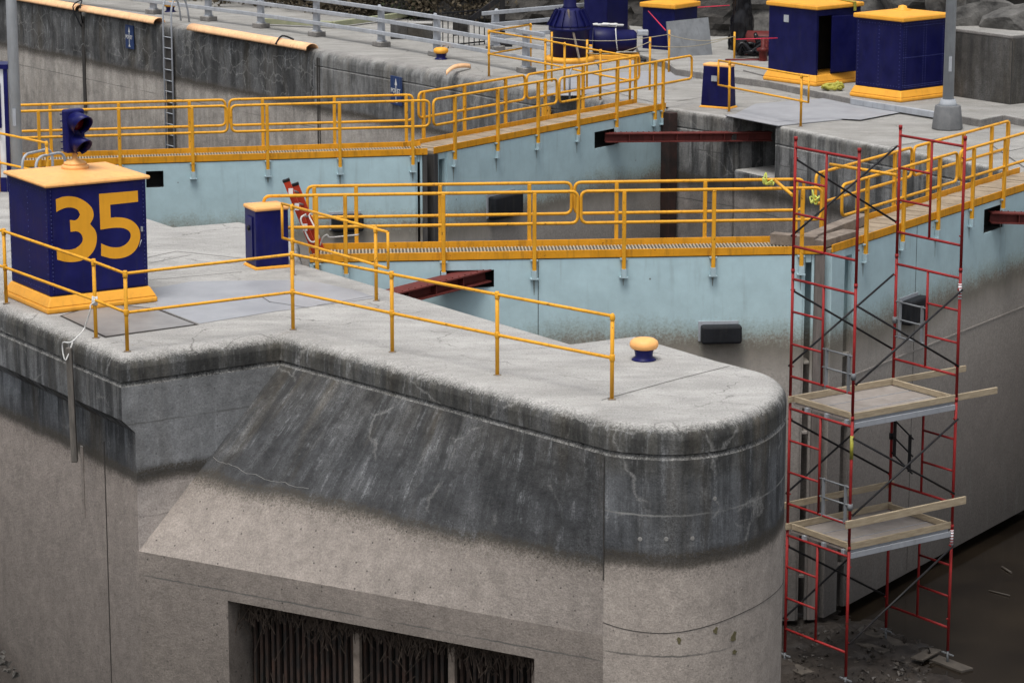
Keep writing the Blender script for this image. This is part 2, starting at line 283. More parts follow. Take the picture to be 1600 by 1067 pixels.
# ------------------------------------------------------------ mesh building
def basis(d):
    d = d.normalized(); a = V3((0, 0, 1)) if abs(d.z) < .9 else V3((1, 0, 0))
    x = d.cross(a).normalized(); return x, d.cross(x).normalized()
class MB:
    def __init__(s): s.v = []; s.f = []; s.sm = []
    def add(s, vs, fs, smooth=False):
        o = len(s.v); s.v += [V3(v) for v in vs]; s.f += [tuple(i+o for i in f) for f in fs]; s.sm += [smooth]*len(fs); return s
    def box(s, x0, x1, y0, y1, z0, z1):
        return s.hexa([(x0, y0, z0), (x1, y0, z0), (x1, y1, z0), (x0, y1, z0), (x0, y0, z1), (x1, y0, z1), (x1, y1, z1), (x0, y1, z1)])
    def hexa(s, p):
        return s.add(p, [(0, 3, 2, 1), (4, 5, 6, 7), (0, 1, 5, 4), (1, 2, 6, 5), (2, 3, 7, 6), (3, 0, 4, 7)])
    def bar(s, a, b, w, h, up=None):           # rectangular bar from a to b
        a, b = V3(a), V3(b); d = (b-a).normalized()
        u = V3(up) if up else (V3((0, 0, 1)) if abs(d.z) < .95 else V3((0, 1, 0)))
        x = d.cross(u).normalized()*w/2; y = x.cross(d).normalized()*h/2
        return s.hexa([a-x-y, a+x-y, b+x-y, b-x-y, a-x+y, a+x+y, b+x+y, b-x+y])
    def tube(s, pts, r, n=10, closed=False, caps=True, r2=None):
        pts = [V3(p) for p in pts]; k = len(pts); o = len(s.v); prev = None
        for i, p in enumerate(pts):
            a = pts[(i-1) % k] if (closed or i > 0) else p; b = pts[(i+1) % k] if (closed or i < k-1) else p
            d = (b-a).normalized()
            if prev is None: x, y = basis(d)
            else:
                x = (prev-d*prev.dot(d)).normalized(); y = d.cross(x).normalized()
            prev = x
            rr = r if r2 is None else r+(r2-r)*i/(k-1)
            for j in range(n):
                t = 2*math.pi*j/n; s.v.append(p+x*math.cos(t)*rr+y*math.sin(t)*rr)
        for i in range(k if closed else k-1):
            for j in range(n):
                a = o+i*n+j; b_ = o+i*n+(j+1) % n; c = o+((i+1) % k)*n+(j+1) % n; d_ = o+((i+1) % k)*n+j
                s.f.append((a, b_, c, d_)); s.sm.append(True)
        if caps and not closed:
            s.f.append(tuple(o+j for j in range(n))[::-1]); s.sm.append(False)
            s.f.append(tuple(o+(k-1)*n+j for j in range(n))); s.sm.append(False)
        return s
    def lathe(s, c, prof, n=28, ax=V3((0, 0, 1))):     # prof: (r, h)
        c = V3(c); x, y = basis(ax); ax = V3(ax).normalized(); o = len(s.v)
        for r, h in prof:
            for j in range(n):
                t = 2*math.pi*j/n; s.v.append(c+ax*h+x*math.cos(t)*r+y*math.sin(t)*r)
        for i in range(len(prof)-1):
            for j in range(n):
                s.f.append((o+i*n+j, o+i*n+(j+1) % n, o+(i+1)*n+(j+1) % n, o+(i+1)*n+j)); s.sm.append(True)
        s.f.append(tuple(o+j for j in range(n))[::-1]); s.sm.append(False)
        s.f.append(tuple(o+(len(prof)-1)*n+j for j in range(n))); s.sm.append(False)
        return s
    def prism(s, poly, z0, z1):                     # polygon (x, y) extruded up
        k = len(poly)
        return s.add([(p[0], p[1], z0) for p in poly]+[(p[0], p[1], z1) for p in poly],
                     [tuple(range(k))[::-1], tuple(range(k, 2*k))]+[(i, (i+1) % k, k+(i+1) % k, k+i) for i in range(k)])
    def extrude(s, pts, off):                     # any planar outline pushed by vector off
        k = len(pts); pts = [V3(p) for p in pts]
        return s.add(pts+[p+V3(off) for p in pts], [tuple(range(k))[::-1], tuple(range(k, 2*k))]+[(i, (i+1) % k, k+(i+1) % k, k+i) for i in range(k)])
    def sheet(s, poly, z):
        return s.add([(p[0], p[1], z) for p in poly], [tuple(range(len(poly)))])
    def build(s, name, mat, parent=None, world=False, bevel=0.0, tri=False, fix=True):
        vs = s.v
        if parent is not None and world:
            inv = ROOT.get(parent.name, Matrix.Identity(4)).inverted(); vs = [inv@v for v in vs]
        me = bpy.data.meshes.new(name); me.from_pydata([tuple(v) for v in vs], [], s.f); me.update()
        for p, q in zip(me.polygons, s.sm): p.use_smooth = q
        if fix or tri:
            bm = bmesh.new(); bm.from_mesh(me)
            if tri: bmesh.ops.triangulate(bm, faces=[f for f in bm.faces if len(f.verts) > 4])
            if fix: bmesh.ops.recalc_face_normals(bm, faces=bm.faces)
            bm.to_mesh(me); bm.free()
        me.materials.append(mat)
        o = bpy.data.objects.new(name, me); C.objects.link(o)
        if parent is not None:
            o.parent = parent; ROOT[o.name] = ROOT.get(parent.name, Matrix.Identity(4))
        if bevel > 0:
            b = o.modifiers.new('bevel', 'BEVEL'); b.width = bevel; b.segments = 2; b.limit_method = 'ANGLE'; b.angle_limit = math.radians(40)
        return o
ROOT = {}
def thing(name, label, cat, loc=(0, 0, 0), d=None, group=None):
    o = bpy.data.objects.new(name, None); C.objects.link(o); o.empty_display_size = .2
    rz = math.atan2(d[1], d[0]) if d is not None else 0.0
    o.location = loc; o.rotation_euler = (0, 0, rz); tag(o, label, cat, group)
    ROOT[o.name] = Matrix.Translation(V3(loc))@Matrix.Rotation(rz, 4, 'Z'); return o
def tag(o, label=None, cat=None, group=None, kind=None):
    if label: o['label'] = label
    if cat: o['category'] = cat
    if group: o['group'] = group
    if kind: o['kind'] = kind
    return o
def lerp(a, b, t): return a+(b-a)*t
def fillet(path, r, n=5):
    path = [V3(p) for p in path]; out = [path[0]]
    for i in range(1, len(path)-1):
        p = path[i]; a = (path[i-1]-p); b = (path[i+1]-p); ra = min(r, a.length/2.01, b.length/2.01)
        a.normalize(); b.normalize(); q0 = p+a*ra; q1 = p+b*ra
        for k in range(n+1):
            t = k/n; out.append(q0*(1-t)**2+p*2*t*(1-t)+q1*t*t)
    out.append(path[-1]); return out
def catmull(pts, n=6):
    out = []
    for i in range(len(pts)-1):
        p0 = pts[max(i-1, 0)]; p1 = pts[i]; p2 = pts[i+1]; p3 = pts[min(i+2, len(pts)-1)]
        for k in range(n):
            t = k/n
            out.append(.5*((2*p1)+(p2-p0)*t+(2*p0-5*p1+4*p2-p3)*t*t+(3*p1-p0-3*p2+p3)*t**3))
    out.append(pts[-1]); return out
def offsets(poly, closed=False):
    """outward (right-hand) unit mitre vectors for a polyline"""
    k = len(poly); out = []
    for i in range(k):
        a = poly[(i-1) % k] if (closed or i > 0) else None; b = poly[(i+1) % k] if (closed or i < k-1) else None
        ns = []
        if a is not None: d = (poly[i]-a); ns.append(V3((d.y, -d.x, 0)).normalized())
        if b is not None: d = (b-poly[i]); ns.append(V3((d.y, -d.x, 0)).normalized())
        if len(ns) == 2:
            m = (ns[0]+ns[1]).normalized(); out.append(m/max(.5, m.dot(ns[0])))
        else: out.append(ns[0])
    return out
def sweep(mb, poly, prof, smooth=False):      # prof: (inset, z) top to bottom
    of = offsets(poly); k = len(poly); o = len(mb.v)
    for ins, z in prof:
        for p, q in zip(poly, of): mb.v.append(V3((p.x-q.x*ins, p.y-q.y*ins, z)))
    for i in range(len(prof)-1):
        for j in range(k-1):
            mb.f.append((o+i*k+j, o+(i+1)*k+j, o+(i+1)*k+j+1, o+i*k+j+1)); mb.sm.append(smooth if isinstance(smooth, bool) else smooth(i, j))
    return [V3((p.x-q.x*prof[0][0], p.y-q.y*prof[0][0], prof[0][1])) for p, q in zip(poly, of)]
def roundtop(r, n=5): return [(r*(1-math.sin(math.pi/2*t/n)), -r*(1-math.cos(math.pi/2*t/n))) for t in range(n+1)]

# ============================================================ STRUCTURE
FLOOR = -6.25
# ---------- left (near) pier
A = U(188, 557); B = U(437, 523); T = U(945, 657)
A.z = B.z = T.z = 0
frontd = (B-A).normalized(); A1 = A+frontd*.19
leftdir = (A-U(0, 479)).normalized()
Lfar = A-leftdir*34
nose = [U(*p) for p in [(1005, 664), (1070, 665), (1135, 657), (1190, 640), (1222, 618), (1229, 599), (1210, 583), (1170, 571), (1130, 561)]]
edge = [V3((p.x, p.y, 0)) for p in catmull([U(860, 634), T]+nose, 6)][6:]
Rc = U(995, 521); Rb = U(895, 533); HF = U(478, 410); HF2 = U(470, 392); K1 = U(468, 371); K2 = U(380, 344); K3 = U(277, 352); HR = U(20, 268); HR2 = U(10, 255); K4 = HR2+V3((.7, .45, 0)); Kfar = K4-AX*24
pol_tail = [Rc, Rb, HF, HF2, K1, K2, K3, HR, HR2, K4, Kfar]
pier = thing('lock_pier', 'rounded grey concrete pier in the foreground carrying the cabinet numbered 35', 'pier', A)
def build_pier():
    prof = roundtop(.19)+[(0, -.355), (.04, -.36), (.04, -.375), (.0, -.43)]
    full = [Lfar, A, B]+edge+pol_tail
    # coping by side, each its own concrete
    of_full = full
    cop = MB()
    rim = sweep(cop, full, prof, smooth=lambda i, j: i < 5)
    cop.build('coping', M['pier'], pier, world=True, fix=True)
    d = MB(); d.add(rim, [tuple(range(len(rim)))]); d.build('deck_slab', M['pier'], pier, world=True, tri=True)
    # left side: band then set-back wall
    s = MB(); nL = V3((leftdir.y, -leftdir.x, 0))
    Lf1 = Lfar+frontd*.19
    q = [(Lfar, A, -.43), (Lfar, A, -.88), (Lf1, A1, -1.07), (Lf1, A1, FLOOR-.2)]
    for (a0, a1, z0), (b0, b1, z1) in zip(q[:-1], q[1:]):
        s.add([v2(a0, z0), v2(a1, z0), v2(b1, z1), v2(b0, z1)], [(0, 1, 2, 3)])
    s.build('side_wall', M['pier_left'], pier, world=True)
    # short return face
    s = MB(); zb = -2.72
    s.add([v2(A, -.43), v2(A, -.88), v2(A1, -1.07), v2(A1, zb), v2(B, zb), v2(B, -.43)], [(0, 1, 2, 3, 4, 5)])
    s.build('return_wall', M['step'], pier, world=True, tri=True)
    # battered hood
    h = MB(); nu, nv = 60, 24
    for j in range(nv+1):
        t = j/nv
        for i in range(nu+1):
            u = i/nu
            top = v2(lerp(B, T, u), -.43); bot = v2(lerp(A1, T, u), zb)
            p = lerp(top, bot, t); bulge = V3((-.55, -.83, 0))*(.10*math.sin(math.pi*t)*(1-u)*u*4*.5)
            h.v.append(p+bulge)
    for j in range(nv):
        for i in range(nu):
            a = j*(nu+1)+i; h.f.append((a, a+nu+1, a+nu+2, a+1)); h.sm.append(True)
    ho = h.build('sloped_hood', M['hood'], pier, world=True)
    uvl = ho.data.uv_layers.new(name='UVMap')
    for lp in ho.data.loops:
        k = lp.vertex_index; uvl.data[lp.index].uv = ((k % (nu+1))/nu*6.5, (k//(nu+1))/nv*3.2)
    ck = MB(); inv_ = [(330, 713), (345, 722), (362, 726), (380, 737), (400, 742), (418, 750), (440, 753), (462, 760), (482, 763)]
    hp = []
    a_, b_, c_ = h.v[0], h.v[nu*(nv//2)//nu*0+nv*(nu+1)], h.v[30]
    n_ = (h.v[nv*(nu+1)]-h.v[0]).cross(h.v[8]-h.v[0]).normalized()
    from mathutils.bvhtree import BVHTree
    bv = BVHTree.FromPolygons([tuple(v) for v in h.v], h.f)
    for q_ in catmull([V3((x, y, 0)) for x, y in inv_], 4):
        d_ = ray(q_.x+random.uniform(-1, 1), q_.y+random.uniform(-1.2, 1.2)).normalized(); hit = bv.ray_cast(CAM, d_)
        if hit[0] is not None: hp.append(hit[0]-d_*.002)
    ck.tube(hp, .0035, 5); ck.build('lime_crack', M['block2c'], pier, world=True, fix=False)
    # nose + chamber faces
    s = MB(); sweep(s, edge+pol_tail, [(0, -.43), (0, -2.3), (0, FLOOR-.2)], smooth=lambda i, j: j < len(edge)-1)
    s.build('nose_wall', M['pier'], pier, world=True)
    # lower wall with intake opening
    w = MB(); d = (T-A1); L = d.length; d.normalize(); nrm = V3((d.y, -d.x, 0))
    def lx(px, py): p = VP(px, py, A1, T); return (p-A1).dot(d), p.z
    x0, zt = lx(356, 945); x1, zt2 = lx(835, 1021); zt = (zt+zt2)/2
    def P(x, z, y=0): return v2(A1+d*x-nrm*y, z)
    xs = [0, x0, x1, L]; zs = [zb, zt, FLOOR-.2]
    for i in range(3):
        for j in range(2):
            if i == 1 and j == 1: continue
            w.add([P(xs[i], zs[j]), P(xs[i], zs[j+1]), P(xs[i+1], zs[j+1]), P(xs[i+1], zs[j])], [(0, 1, 2, 3)])
    dp = .55
    w.add([P(x0, zt), P(x0, zt, dp), P(x0, FLOOR, dp), P(x0, FLOOR)], [(0, 1, 2, 3)])
    w.add([P(x1, zt), P(x1, zt, dp), P(x1, FLOOR, dp), P(x1, FLOOR)], [(0, 1, 2, 3)])
    w.add([P(x0, zt), P(x1, zt), P(x1, zt, dp), P(x0, zt, dp)], [(0, 1, 2, 3)])
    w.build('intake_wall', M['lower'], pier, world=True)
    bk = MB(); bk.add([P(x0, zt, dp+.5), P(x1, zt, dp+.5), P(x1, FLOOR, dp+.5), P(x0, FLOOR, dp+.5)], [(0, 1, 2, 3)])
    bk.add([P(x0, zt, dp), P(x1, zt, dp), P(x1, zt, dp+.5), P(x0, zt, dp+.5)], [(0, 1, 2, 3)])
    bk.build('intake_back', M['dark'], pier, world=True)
    # trash rack
    tr = thing('trash_rack', 'rusty barred intake screen clogged with dead reeds at the foot of the pier', 'screen', P((x0+x1)/2, FLOOR, dp))
    nb = 47
    for k in range(nb):
        x = lerp(x0+.12, x1-.03, k/(nb-1)); lean = random.uniform(-.015, .015)
        b = MB(); b.bar(P(x, FLOOR, dp-.1), P(x+lean, zt+.02, dp-.1), .045, .06, up=nrm); b.build('bar', M['rust'], tr, world=True)
    for px in (537, 686, 815):
        x = lx(px, 1040)[0]; b = MB(); b.bar(P(x, FLOOR, dp-.22), P(x, zt-.03, dp-.22), .10 if px < 800 else .06, .07, up=nrm)
        b.build('timber_post', M['oldwood'], tr, world=True, bevel=.008)
    db = MB()
    for k in range(1500):
        x = random.uniform(x0+.02, x1-.05); cl = .5+.5*math.sin(x*5.1)+.3*math.sin(x*13+1)
        z = zt-abs(random.gauss(0, .07+.10*max(0, cl))); y = dp-random.uniform(.12, .36)
        a = random.uniform(-.9, .9); ln = random.uniform(.05, .22)
        p = P(x, z, y); q_ = p+d*math.sin(a)*ln+V3((0, 0, -math.cos(a)*ln))+nrm*random.uniform(-.04, .06)
        db.tube([p, q_], random.uniform(.003, .008), 4, caps=False)
    for k in range(60):     # some long stalks caught low down
        x = random.uniform(x0+.05, x1-.1); z = random.uniform(-4.9, zt); a = random.uniform(-1, 1); ln = random.uniform(.2, .5)
        p = P(x, z, dp-.2); db.tube([p, p+d*math.sin(a)*ln+V3((0, 0, -math.cos(a)*ln))], .005, 4, caps=False)
    tag(db.build('reed_debris', M['debris'], tr, world=True, fix=False), kind='stuff')
    def joint(a, b, wd=.008, z=0.003):
        s = MB(); a, b = v2(U(*a), z), v2(U(*b), z); n_ = (b-a).cross(V3((0, 0, 1))).normalized()*wd
        s.add([a-n_, b-n_, b+n_, a+n_], [(0, 1, 2, 3)]); s.build('joint', M['seam'], pier, world=True)
    joint((233, 402), (276, 393)); joint((276, 393), (378, 404)); joint((232, 412), (300, 398), .006)
    joint((232, 438), (378, 425), .006); joint((243, 482), (310, 508), .008, .010); joint((940, 625), (1060, 592), .008); joint((1060, 592), (1140, 572), .008)
    joint((420, 472), (483, 482), .006, .009); joint((404, 461), (422, 473), .006, .009); joint((495, 478), (590, 462), .005, .009)
    vj = MB(); vj.bar(v2(T, -.45)+V3((-.005, -.012, 0)), v2(T, -2.0)+V3((-.005, -.012, 0)), .012, .012); vj.build('wall_joint', M['seam'], pier, world=True)
    p = VP(168, 850, Lfar+frontd*.19, A1); wv = V3((leftdir.y, -leftdir.x, 0))
    vj = MB(); vj.bar(v2(p+wv*.004, -1.4), v2(p+wv*.004, FLOOR), .014, .012); vj.build('wall_joint', M['seam'], pier, world=True)
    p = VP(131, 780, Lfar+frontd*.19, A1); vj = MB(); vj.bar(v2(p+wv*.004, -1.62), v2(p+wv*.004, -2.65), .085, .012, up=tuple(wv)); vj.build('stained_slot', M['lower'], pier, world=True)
    hl = [v2(e, 0) for e in edge]; of = offsets(hl)
    vj = MB(); vj.tube([V3((e.x+o_.x*.001, e.y+o_.y*.001, -2.55-.05*math.sin(k*.2))) for k, (e, o_) in enumerate(zip(hl, of))], .005, 5); vj.build('pour_line', M['seam'], pier, world=True)
    for (px, py, r_) in ((1000, 842, .03), (1041, 842, .03), (1082, 841, .03), (1117, 779, .03)):
        d_ = ray(px, py).normalized(); best = None
        for a_, b_ in zip(edge[:-1], edge[1:]):
            p_ = VP(px, py, a_, b_); t_ = (p_-v2(a_)).dot(b_-a_)/max(1e-9, (b_-a_).length_squared)
            if 0 <= t_ <= 1 and (best is None or (p_-CAM).length < (best[0]-CAM).length): best = (p_, V3((b_.y-a_.y, a_.x-b_.x, 0)).normalized())
        if best: tm = MB(); tm.lathe(best[0]-best[1]*.002, [(r_, 0), (r_*.8, .006)], 14, ax=best[1]); tm.build('tie_plug', M['block2c'], pier, world=True)
    moss_pts = [((1118, 985, 1.0)), ((1146, 995, 1.6)), ((1148, 1018, 1.0)), ((1062, 1000, .9))]
    for (px, py, k_) in moss_pts:
        for a_, b_ in zip(edge[:-1], edge[1:]):
            p_ = VP(px, py, a_, b_); t_ = (p_-v2(a_)).dot(b_-a_)/max(1e-9, (b_-a_).length_squared)
            if 0 <= t_ < 1 and p_.y < 35.2:
                n_ = V3((b_.y-a_.y, a_.x-b_.x, 0)).normalized(); t2 = (b_-a_).normalized()
                pts = []
                for q in range(9):
                    an = q*math.tau/9; rr = .06*k_*random.uniform(.35, 1.0); pts.append(p_+n_*.003+t2*math.cos(an)*rr*.8+V3((0, 0, math.sin(an)*rr)))
                mo = MB(); mo.extrude(pts, n_*.003); mo.build('moss_patch', M['moss'], pier, world=True, tri=True); break
    # covers on the deck
    c = MB(); c.sheet([U(*p) for p in [(93, 494), (164, 528), (309, 508), (243, 482), (160, 474)]], .004); c.build('cover_plate_rim', M['seam'], pier, world=True, fix=False)
    c = MB(); c.sheet([U(*p) for p in [(97, 494), (165, 526), (304, 507.5), (240, 483), (160, 476)]], .008); c.build('cover_plate', M['plate'], pier, world=True, fix=False)
    c = MB(); c.sheet([U(*p) for p in [(247, 482), (312, 506), (430, 487), (588, 466), (560, 455), (500, 442), (455, 438), (300, 440), (235, 452)]], .005); c.build('smooth_slab', M['slab'], pier, world=True, tri=True, fix=False)
build_pier()

# ---------- right bank: far wall, middle wall, pavement
bank = thing('lock_wall', 'long stained concrete lock wall on the far bank behind both pairs of gates', 'wall', U(1041, 169))
E0 = U(-260, -52); E1 = U(490, 77); E2 = U(1000, 165); E3 = U(1041, 169); E4 = U(1146, 184); E5 = U(1212, 197); E6 = U(1335, 221); E7 = E6+AX*22
for e in (E0, E1, E2, E3, E4, E5, E6): e.z = 0
inn = RR*2.2
def build_bank():
    # traveling so that the outside (chamber) lies on the right-hand side: from near to far
    s = MB(); p1 = [E5, E6, E7]; sweep(s, p1, roundtop(.10)+[(0, -.355), (.035, -.36), (.035, -.365), (0, -.41), (0, FLOOR-.2)], smooth=lambda i, j: i < 5)
    sweep(s, [E3, E4], roundtop(.10)+[(0, -.355), (.035, -.36), (.035, -.365), (0, -.41), (0, FLOOR-.2)], smooth=lambda i, j: i < 5)
    # niche for the gate arm
    s.add([v2(E5, 0), v2(E5, FLOOR), v2(E5+inn, FLOOR), v2(E5+inn, 0)], [(0, 1, 2, 3)])
    s.add([v2(E4, 0), v2(E4, FLOOR), v2(E4+inn, FLOOR), v2(E4+inn, 0)], [(0, 1, 2, 3)])
    s.add([v2(E4+inn, 0), v2(E4+inn, FLOOR), v2(E5+inn, FLOOR), v2(E5+inn, 0)], [(0, 1, 2, 3)])
    led = MB(); e = .02
    led.prism([E4+AX*e-RR*.0+RR*.01, E5-AX*e+RR*.01, E5-AX*e+inn, E4+AX*e+inn], FLOOR, -1.10); led.build('niche_ledge', M['mid'], bank, world=True, bevel=.05)
    s.build('middle_wall', M['mid'], bank, world=True)
    r = MB()
    wall = [E3, E2, E1, E0]; wl = []
    for i in range(3):
        for k in range(30):
            wl.append(lerp(wall[i], wall[i+1], k/30))
    wl.append(E0)
    for i, p in enumerate(wl):
        j = mn.noise(V3((i*.35, 0, 0)))*.05; wl[i] = p-RR*j if 2 < i < len(wl)-2 else p
    cut_ = 60     # index of E1
    pr1 = roundtop(.24)+[(0, -.62), (.03, -.635), (.03, -.66), (0, -.675), (0, -2), (0, FLOOR-.2)]
    r2 = MB(); sweep(r2, wl[:cut_+1][::-1], roundtop(.24)+[(0, -.40), (.035, -.405), (.035, -.41), (0, -.455), (0, -2), (0, FLOOR-.2)], smooth=lambda i, j: i < 5)
    r2.build('smooth_upstream_wall', M['far2'], bank, world=True)
    wl2 = []
    base_ = wl[cut_:]
    for a_, b_ in zip(base_[:-1], base_[1:]): wl2 += [lerp(a_, b_, k/6) for k in range(6)]
    wl2.append(base_[-1]); of_ = RR*-1
    zs_ = [.0, -.02, -.06, -.12, -.2, -.3]+[-.4-.15*k for k in range(24)]+[-4.2, FLOOR-.2]; ins = [.24, .14, .07, .03, .01, 0]+[0]*26
    for z_, in_ in zip(zs_, ins):
        for p_ in wl2:
            dsp = mn.fractal(V3((p_.x*1.2, p_.y*1.2, z_*1.6)), 1, 2, 5)*.05*(1 if z_ > -1.3 else .4)
            r.v.append(v2(p_, z_)+RR*(in_-.0+(dsp if z_ < 0 else 0)))
    K_ = len(wl2)
    for i_ in range(len(zs_)-1):
        for j_ in range(K_-1): r.f.append((i_*K_+j_, (i_+1)*K_+j_, (i_+1)*K_+j_+1, i_*K_+j_+1)); r.sm.append(True)
    r.build('upstream_wall', M['far'], bank, world=True)
    # vertical dark joints in the upstream wall
    for px, z1, wd in ((130, -3.0, .30), (496, -3.4, .09), (499, -3.4, .05)):
        vj = MB(); p = VP(px, 60, E0, E1) if px < 495 else VP(px, 100, E1, E2)
        vj.bar(v2(p-RR*.0, -.2), v2(p, z1), wd*.6, .03, up=tuple(RR)); vj.build('wall_joint', M['seam'], bank, world=True)
    qn = MB(); p_ = v2(U(1046, 172)); qn.bar(v2(p_, -.05), v2(p_, FLOOR), .30, .22, up=tuple(RR)); qn.build('hinge_post', M['rustdark'], bank, world=True, bevel=.01)
    cp_ = MB(); cp_.prism([E4-AX*.25-RR*.03, E5+AX*.12-RR*.03, E5+AX*.12+inn*1.1, E4-AX*.25+inn*1.1], .003, .03); cp_.build('niche_cover', M['grey_slab'], bank, world=True, bevel=.01)
build_bank()
# pavement: one big sheet
pv = MB()
ed = [E7+RR*.1, E6+RR*.1, E5+RR*.1, E4+RR*.1, E3+RR*.1, E2+RR*.24, E1+RR*.24, E0+RR*.24]
far = [E0+RR*120, E7+RR*120]
def pave():
    a = [E7, E6, E5]; 
    poly = [v2(p) for p in ed[:3]]+[v2(E5+inn), v2(E4+inn)]+[v2(p) for p in ed[3:]]+[v2(p) for p in far]
    pv.add(poly, [tuple(range(len(poly)))])
    cut = MB(); 
    o = pv.build('pavement', M['pave'], tri=True); tag(o, kind='structure')
    mbs = MB(); mbs.sheet([U(*p) for p in [(840, 150), (900, 118), (1080, 108), (1090, 122), (1010, 140), (960, 138), (905, 150)]], .005)
    mbs.sheet([U(*p) for p in [(1212, 193), (1150, 180), (1180, 165), (1300, 155), (1440, 172), (1345, 190), (1290, 187)]], .034)
    tag(mbs.build('grey_path', M['grey_slab'], tri=True, fix=False), kind='structure')
    j = MB()
    for a, b in (((940, 140), (1040, 166)), ((1058, 159), (1150, 145)), ((840, 152), (905, 138)), ((780, 130), (840, 152)), ((1545, 225), (1600, 262)), ((1510, 250), (1600, 232)), ((1380, 233), (1520, 207))):
        a, b = v2(U(*a), .009), v2(U(*b), .009); n_ = (b-a).cross(V3((0, 0, 1))).normalized()*.010
        j.add([a-n_, b-n_, b+n_, a+n_], [(0, 1, 2, 3)])
    tag(j.build('pavement_joint', M['seam'], fix=False), kind='structure')
pave()
# raised slab with kerb
def zz(p, z=.16): q = U(p[0], p[1], z); return q
rs = MB(); front = [(1000, 86), (1040, 97), (1056, 108), (1200, 127), (1330, 154), (1464, 175), (1532, 187), (1568, 180), (1700, 206)]
poly = [v2(zz(p)) for p in front]; poly += [poly[-1]+V3((6, 14, 0)), poly[0]+V3((0, 12, 0))]
rs.prism(poly, -.05, .16)
tag(rs.build('raised_pavement', M['pave'], tri=True, bevel=.02), kind='structure')
kb = MB(); kb.bar(zz((1332, 158), .10)+V3((-.02, -.05, 0)), zz((1462, 179), .10)+V3((-.02, -.05, 0)), .10, .13)
tag(kb.build('steel_kerb', M['grey_metal'], bevel=.01), 'grey steel kerb plate under the closed navy cabinet at the step edge', 'kerb')
# canal floor
def floor():
    w0_, w1_ = v2(U(1370, 985, FLOOR)), v2(U(1500, 1075, FLOOR)); dw_ = (w1_-w0_).normalized(); WL0 = (w0_, V3((-dw_.y, dw_.x, 0)) if True else None)
    f = MB(); nx, ny = 260, 260
    xs = [-6+24*i/nx for i in range(nx+1)]; ys = [30+26*j/ny for j in range(ny+1)]
    for y in ys:
        for x in xs:
            p = V3((x, y, 0)); h = mn.fractal(p*.9, 1, 2, 5)*.07+mn.fractal(p*4, 1, 2, 4)*.035
            wl_ = WL0; sd_ = (p-wl_[0]).dot(wl_[1])
            h = mn.fractal(p*1.3, 1, 2, 6)*.10+mn.fractal(p*5, 1, 2, 4)*.05
            h += .11-.24*max(0, min(1, sd_/1.3+.5+.5*mn.noise(p*.6)))
            f.v.append(V3((x, y, FLOOR+h)))
    for j in range(ny):
        for i in range(nx):
            a = j*(nx+1)+i; f.f.append((a, a+1, a+nx+2, a+nx+1)); f.sm.append(True)
    tag(f.build('canal_bed', M['mud'], fix=False), kind='structure')
    g = MB(); g.sheet([(-150, -60), (150, -60), (150, 200), (-150, 200)], FLOOR-.5); tag(g.build('ground', M['mud'], fix=False), kind='structure')
    w = MB(); w.sheet([(4.2, 30), (18, 30), (18, 56), (4.2, 56)], FLOOR+.0); tag(w.build('water', M['water'], fix=False), kind='structure')
    g = MB(); c = VP(0, 1066, Lfar, A)
    for k in range(700):
        p = c+leftdir*random.uniform(-3, .5)+V3((leftdir.y, -leftdir.x, 0))*random.uniform(-.1, 1.6)
        r = random.uniform(.03, .09); z = -5.25+random.uniform(-.3, .05)-((p-c).dot(leftdir)*.35 if (p-c).dot(leftdir) > 0 else 0)
        pts = [V3((p.x, p.y, z))+V3((random.gauss(0, 1), random.gauss(0, 1), random.gauss(0, .6))).normalized()*r for _ in range(6)]
        g.add(pts, [(0, 1, 2), (0, 2, 3), (1, 2, 4), (2, 3, 5), (0, 3, 1), (4, 5, 3), (2, 4, 5), (1, 4, 3)])
    tag(g.build('gravel_heap', M['gravel'], fix=False), 'loose gravel piled against the base of the left pier wall', 'gravel', kind='stuff')
    g = MB()
    for k in range(650):
        p = U(random.uniform(1225, 1460), random.uniform(985, 1090), FLOOR)
        if (p-v2(WL0[0], FLOOR)).dot(WL0[1]) > random.uniform(-.6, .5): continue
        r = random.choice((.012, .02, .03, .05))*random.uniform(.7, 1.4); z = FLOOR+.09+random.uniform(-.04, .05)
        pts = [V3((p.x, p.y, z))+V3((random.gauss(0, 1), random.gauss(0, 1), random.gauss(0, .6))).normalized()*r for _ in range(6)]
        g.add(pts, [(0, 1, 2), (0, 2, 3), (1, 2, 4), (2, 3, 5), (0, 3, 1), (4, 5, 3), (2, 4, 5), (1, 4, 3)])
    tag(g.build('rubble', M['mud2'], fix=False), 'small stones and clods scattered over the mud below the scaffold', 'rubble', kind='stuff')
floor()

